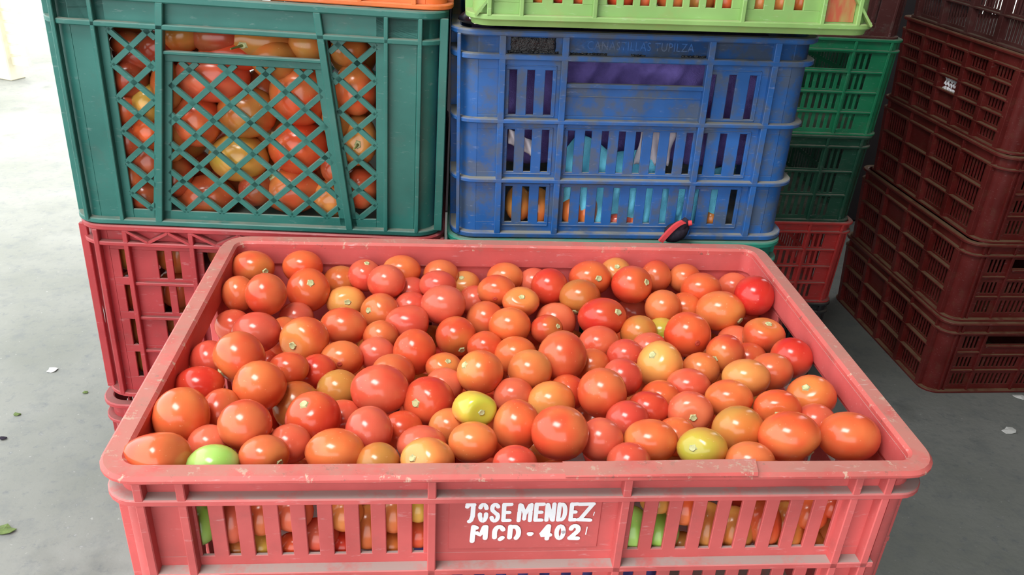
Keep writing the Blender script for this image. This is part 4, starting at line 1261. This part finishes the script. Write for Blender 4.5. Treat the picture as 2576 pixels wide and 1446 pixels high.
# ------------------------------------------------------------------ cloth in the blue crate
def cloth(name, mat, label, fn, nu=40, nv=24, thick=0.002):
    b = MB(); vs = []
    for s in (0, 1):
        for j in range(nv + 1):
            for i in range(nu + 1):
                p = Vector(fn(i / nu, j / nv)); p.y += s * thick
                vs.append(p)
    n = (nu + 1) * (nv + 1)
    fs = []
    for j in range(nv):
        for i in range(nu):
            q = [j * (nu + 1) + i, j * (nu + 1) + i + 1, (j + 1) * (nu + 1) + i + 1, (j + 1) * (nu + 1) + i]
            fs.append(q); fs.append([k + n for k in q[::-1]])
    rim_ = [i for i in range(nu + 1)] + [j * (nu + 1) + nu for j in range(1, nv + 1)] + [nv * (nu + 1) + i for i in range(nu - 1, -1, -1)] + [j * (nu + 1) for j in range(nv - 1, 0, -1)]
    for k in range(len(rim_)):
        a, b2 = rim_[k], rim_[(k + 1) % len(rim_)]
        fs.append([a, a + n, b2 + n, b2])
    b.add(vs, fs)
    o = b.build(name, mat, None, smooth=180, recalc=True)
    o.matrix_basis = bc.root.matrix_basis.copy()
    return tag(o, label, 'cloth')
FY = -D1 / 2
def purple(u, v_):
    x = -0.178 + 0.356 * u
    fold = 0.007 * math.sin(22 * u + 5 * v_) + 0.006 * abs(math.sin(34 * u - 9 * v_)) * (0.3 + v_) + 0.003 * math.sin(9 * v_ + 7 * u)
    z_ = 0.076 + 0.155 * v_
    y = FY + 0.026 + fold + 0.030 * (1 - v_) * (0.3 + 0.7 * math.exp(-((u - 0.55) / 0.3) ** 2))
    if v_ > 0.88: y += (v_ - 0.88) * 1.2; z_ = 0.076 + 0.155 * 0.88 + (v_ - 0.88) * 0.12
    return (x, y, z_)
cloth('folded_cloth', M['purple'], 'dark purple folded cloth filling the top of the blue crate', purple, 70, 28)
def cyan(u, v_):
    x = -0.072 + 0.195 * u
    z_ = 0.008 + (0.078 + 0.022 * math.sin(5.2 * u + 0.4) + 0.01 * math.sin(15 * u)) * v_
    y = FY + 0.0125 + 0.004 * math.sin(21 * u + 6 * v_) + 0.003 * math.sin(47 * u - 9 * v_) + 0.012 * v_ ** 3
    return (x, y, z_)
cloth('folded_cloth', M['cyan'], 'bright cyan cloth bunched low inside the blue crate', cyan, 60, 20)
def white(u, v_):
    x = 0.012 + 0.040 * u + 0.006 * v_
    z_ = 0.084 + 0.046 * v_
    return (x, FY + 0.0165 + 0.003 * math.sin(17 * u + 8 * v_), z_)
tag(cloth('plastic_film', M['white'], 'scrap of white plastic film behind the middle slots of the blue crate', white, 14, 10), None, 'plastic film')
def white2(u, v_):
    return (-0.136 + 0.03 * u, FY + 0.012 + 0.003 * math.sin(11 * u + 4 * v_), 0.108 + 0.018 * v_ - 0.016 * u)
tag(cloth('plastic_film', M['white'], 'crumpled white film behind the left slots of the blue crate', white2, 12, 8), None, 'plastic film')
# purple cloth squeezed out between the blue and the lime crate
def squeezed(u, v_):
    a = math.pi * v_
    x = -0.165 + 0.33 * u
    th = 0.008 * (0.6 + 0.4 * math.sin(7 * u + 1)) * (0.15 + math.sin(math.pi * min(1, u * 1.02)) ** 0.5)
    return (x, FY + 0.012 - 0.010 * math.sin(a) + 0.02 * v_, 0.2365 + 0.001 + th * (1 - math.cos(a)))
cloth('folded_cloth', M['purple'], 'purple cloth squeezed between the blue crate rim and the lime crate', squeezed, 50, 10)
# black bag knot at the left corner between them
bb = MB(); n, m_ = 16, 10
vs = []
rb_ = random.Random(8)
for j in range(m_ + 1):
    th = math.pi * j / m_
    for i in range(n):
        a = 2 * math.pi * i / n
        k = 1 + 0.18 * math.sin(3 * a + 2 * th) + rb_.uniform(-0.07, 0.07)
        vs.append((-0.166 + 0.026 * k * math.sin(th) * math.cos(a), FY + 0.006 + 0.014 * k * math.sin(th) * math.sin(a), 0.2475 + 0.0105 * math.cos(th)))
fs = [[j * n + i, (j + 1) * n + i, (j + 1) * n + (i + 1) % n, j * n + (i + 1) % n] for j in range(m_) for i in range(n)]
bb.add(vs, fs)
o = bb.build('plastic_bag', M['bag'], None, smooth=180)
o.matrix_basis = bc.root.matrix_basis.copy()
tag(o, 'crumpled black plastic bag at the left corner between blue and lime crates', 'bag')
q = MB()
for (dx, dz, s) in ((-0.013, 0.002, 0.0036), (-0.004, 0.003, 0.0028), (-0.010, -0.004, 0.002)):
    q.cbox((-0.166 + dx - s, FY - 0.0105, 0.2475 + dz - s * 0.8), (-0.166 + dx + s, FY - 0.0085, 0.2475 + dz + s * 0.8), 0.001)
q.build('white_print', M['paint'], o)

# small black and red thing wedged behind the front crate's rim
gl = empty('work_glove', (0.205, 0.2245, 0.843))
tag(gl, 'small black work glove with a red strip, wedged against the blue crate bottom', 'glove')
b = MB(); n, m_ = 14, 9; vs = []
for j in range(m_ + 1):
    th = math.pi * j / m_
    for i in range(n):
        a = 2 * math.pi * i / n
        k = 1 + 0.12 * math.sin(2 * a + 3 * th)
        vs.append((0.0155 * k * math.sin(th) * math.cos(a) + 0.002, 0.0095 * math.sin(th) * math.sin(a), 0.010 + 0.0125 * math.cos(th) + 0.004 * math.sin(th) * math.cos(a)))
b.add(vs, [[j * n + i, (j + 1) * n + i, (j + 1) * n + (i + 1) % n, j * n + (i + 1) % n] for j in range(m_) for i in range(n)])
b.build('glove_body', M['felt'], gl, smooth=180)
b = MB(); b.tube([(0.004, -0.003, 0.016), (0.009, -0.003, 0.023), (0.012, -0.002, 0.027)], [0.006, 0.0055, 0.004], 8)
b.build('finger', M['felt'], gl, smooth=60)
b = MB(); pr = None; vs = []
for i in range(13):
    f = i / 12
    x = -0.020 + 0.024 * f; z_ = 0.002 + 0.0255 * math.sin(f * 1.45)
    nx, nz = -math.cos(f * 1.2 + 0.2), 0.5
    for (e, yy) in ((0, -0.0105), (0, -0.006), (1, -0.006), (1, -0.0105)):
        vs.append((x + e * 0.0048, yy, z_ - e * 0.0022))
b.add(vs, [[i * 4 + k, i * 4 + (k + 1) % 4, (i + 1) * 4 + (k + 1) % 4, (i + 1) * 4 + k] for i in range(12) for k in range(4)] + [[0, 1, 2, 3], [48, 51, 50, 49]])
b.build('red_strip', M['strap'], gl, recalc=True)
b = MB(); b.tube([(0.0125, -0.006, 0.0235), (0.0165, -0.007, 0.0245)], [0.0035, 0.003], 8)
b.build('red_tip', M['strap'], gl, smooth=60)

# purple cloth inside the crate below the painted one is seen through the second slot row
pb = MB(); vs = []
for j in range(7):
    for i in range(41):
        u, v_ = i / 40, j / 6
        vs.append((-0.085 + 0.20 * u, -0.158 + 0.005 * math.sin(23 * u + 3 * v_) + 0.004 * math.sin(51 * u), FZ + 0.02 + 0.13 * v_))
pb.add(vs, [[j * 41 + i, j * 41 + i + 1, (j + 1) * 41 + i + 1, (j + 1) * 41 + i] for j in range(6) for i in range(40)])
pl_ = pb.build('folded_cloth', simple('lilac_cloth', (104, 92, 158), 0.8, 0.1, 0.15, 50), None, smooth=180)
sol = pl_.modifiers.new('thickness', 'SOLIDIFY'); sol.thickness = 0.003; sol.offset = -1
tag(pl_, 'lilac cloth behind the second slot row of the painted-name crate', 'cloth')

# ------------------------------------------------------------------ litter on the floor and the far left
def scrap(name, label, cat, x, y, s, mat, seed):
    d = ray(x, y); t = (0.0 - CAM.z) / d.z; p = CAM + d * t
    rr_ = random.Random(seed); b = MB(); n = 8
    ring_ = []
    for i in range(n):
        a = 2 * math.pi * i / n
        k = s * rr_.uniform(0.6, 1.1)
        ring_.append((k * math.cos(a), 0.7 * k * math.sin(a), rr_.uniform(0.0005, 0.004)))
    top = [(a, b2, c_ + 0.0015) for a, b2, c_ in ring_]
    b.add(ring_ + top + [(0, 0, 0.003), (0, 0, 0.006)], [[i, (i + 1) % n, n + (i + 1) % n, n + i] for i in range(n)] + [[2 * n, (i + 1) % n, i] for i in range(n)] + [[2 * n + 1, n + i, n + (i + 1) % n] for i in range(n)])
    return tag(b.build(name, mat, None, (p.x, p.y, 0.0)), label, cat)
scrap('paper_scrap', 'small white paper scrap on the floor left of the zigzag crate', 'paper', 133, 932, 0.016, M['paper'], 1)
scrap('leaf_bit', 'shrivelled green leaf bit on the floor at the left edge, nearest the camera', 'leaf', 12, 1335, 0.022, M['leaf'], 2)
scrap('leaf_bit', 'tiny brown-green leaf bit on the floor beside the zigzag crate', 'leaf', 216, 988, 0.008, M['leaf'], 3)
scrap('leaf_bit', 'curled dark leaf bit by the left edge of the picture, middle height', 'leaf', 45, 1044, 0.010, M['leaf'], 4)
scrap('leaf_bit', 'dark speck of leaf at the far left edge of the floor', 'leaf', 8, 1104, 0.010, M['felt'], 6)
scrap('paper_scrap', 'pale crumpled film scrap on the floor right of the painted-name crate', 'paper', 2538, 1085, 0.020, M['paper'], 5)
scrap('paper_scrap', 'white paper corner under the edge of the maroon stack', 'paper', 2565, 1000, 0.02, M['paper'], 9)

pd = ray(48, 200); pt = (0.0 - CAM.z) / pd.z; pp = CAM + pd * pt
ps = empty('slatted_panel', (pp.x, pp.y, 0.0), R(-25))
tag(ps, 'pale yellow slatted wooden panel standing in the bright daylight at far left', 'panel')
b = MB(); b.cbox((-0.10, -0.05, 0), (0.0, 0.05, 1.6), 0.006); b.build('post', M['palewood'], ps)
b = MB(); b.cbox((-0.9, -0.05, 0), (-0.8, 0.05, 1.6), 0.006); b.build('post', M['palewood'], ps)
for k in range(26):
    b = MB()
    z_ = 0.04 + k * 0.06
    b.hexa([(-0.82, -0.02, z_), (0.12, -0.02, z_ + 0.05), (0.12, 0.0, z_ + 0.05), (-0.82, 0.0, z_), (-0.82, -0.02, z_ + 0.045), (0.12, -0.02, z_ + 0.095), (0.12, 0.0, z_ + 0.095), (-0.82, 0.0, z_ + 0.045)])
    b.build('slat', M['palewood'], ps)
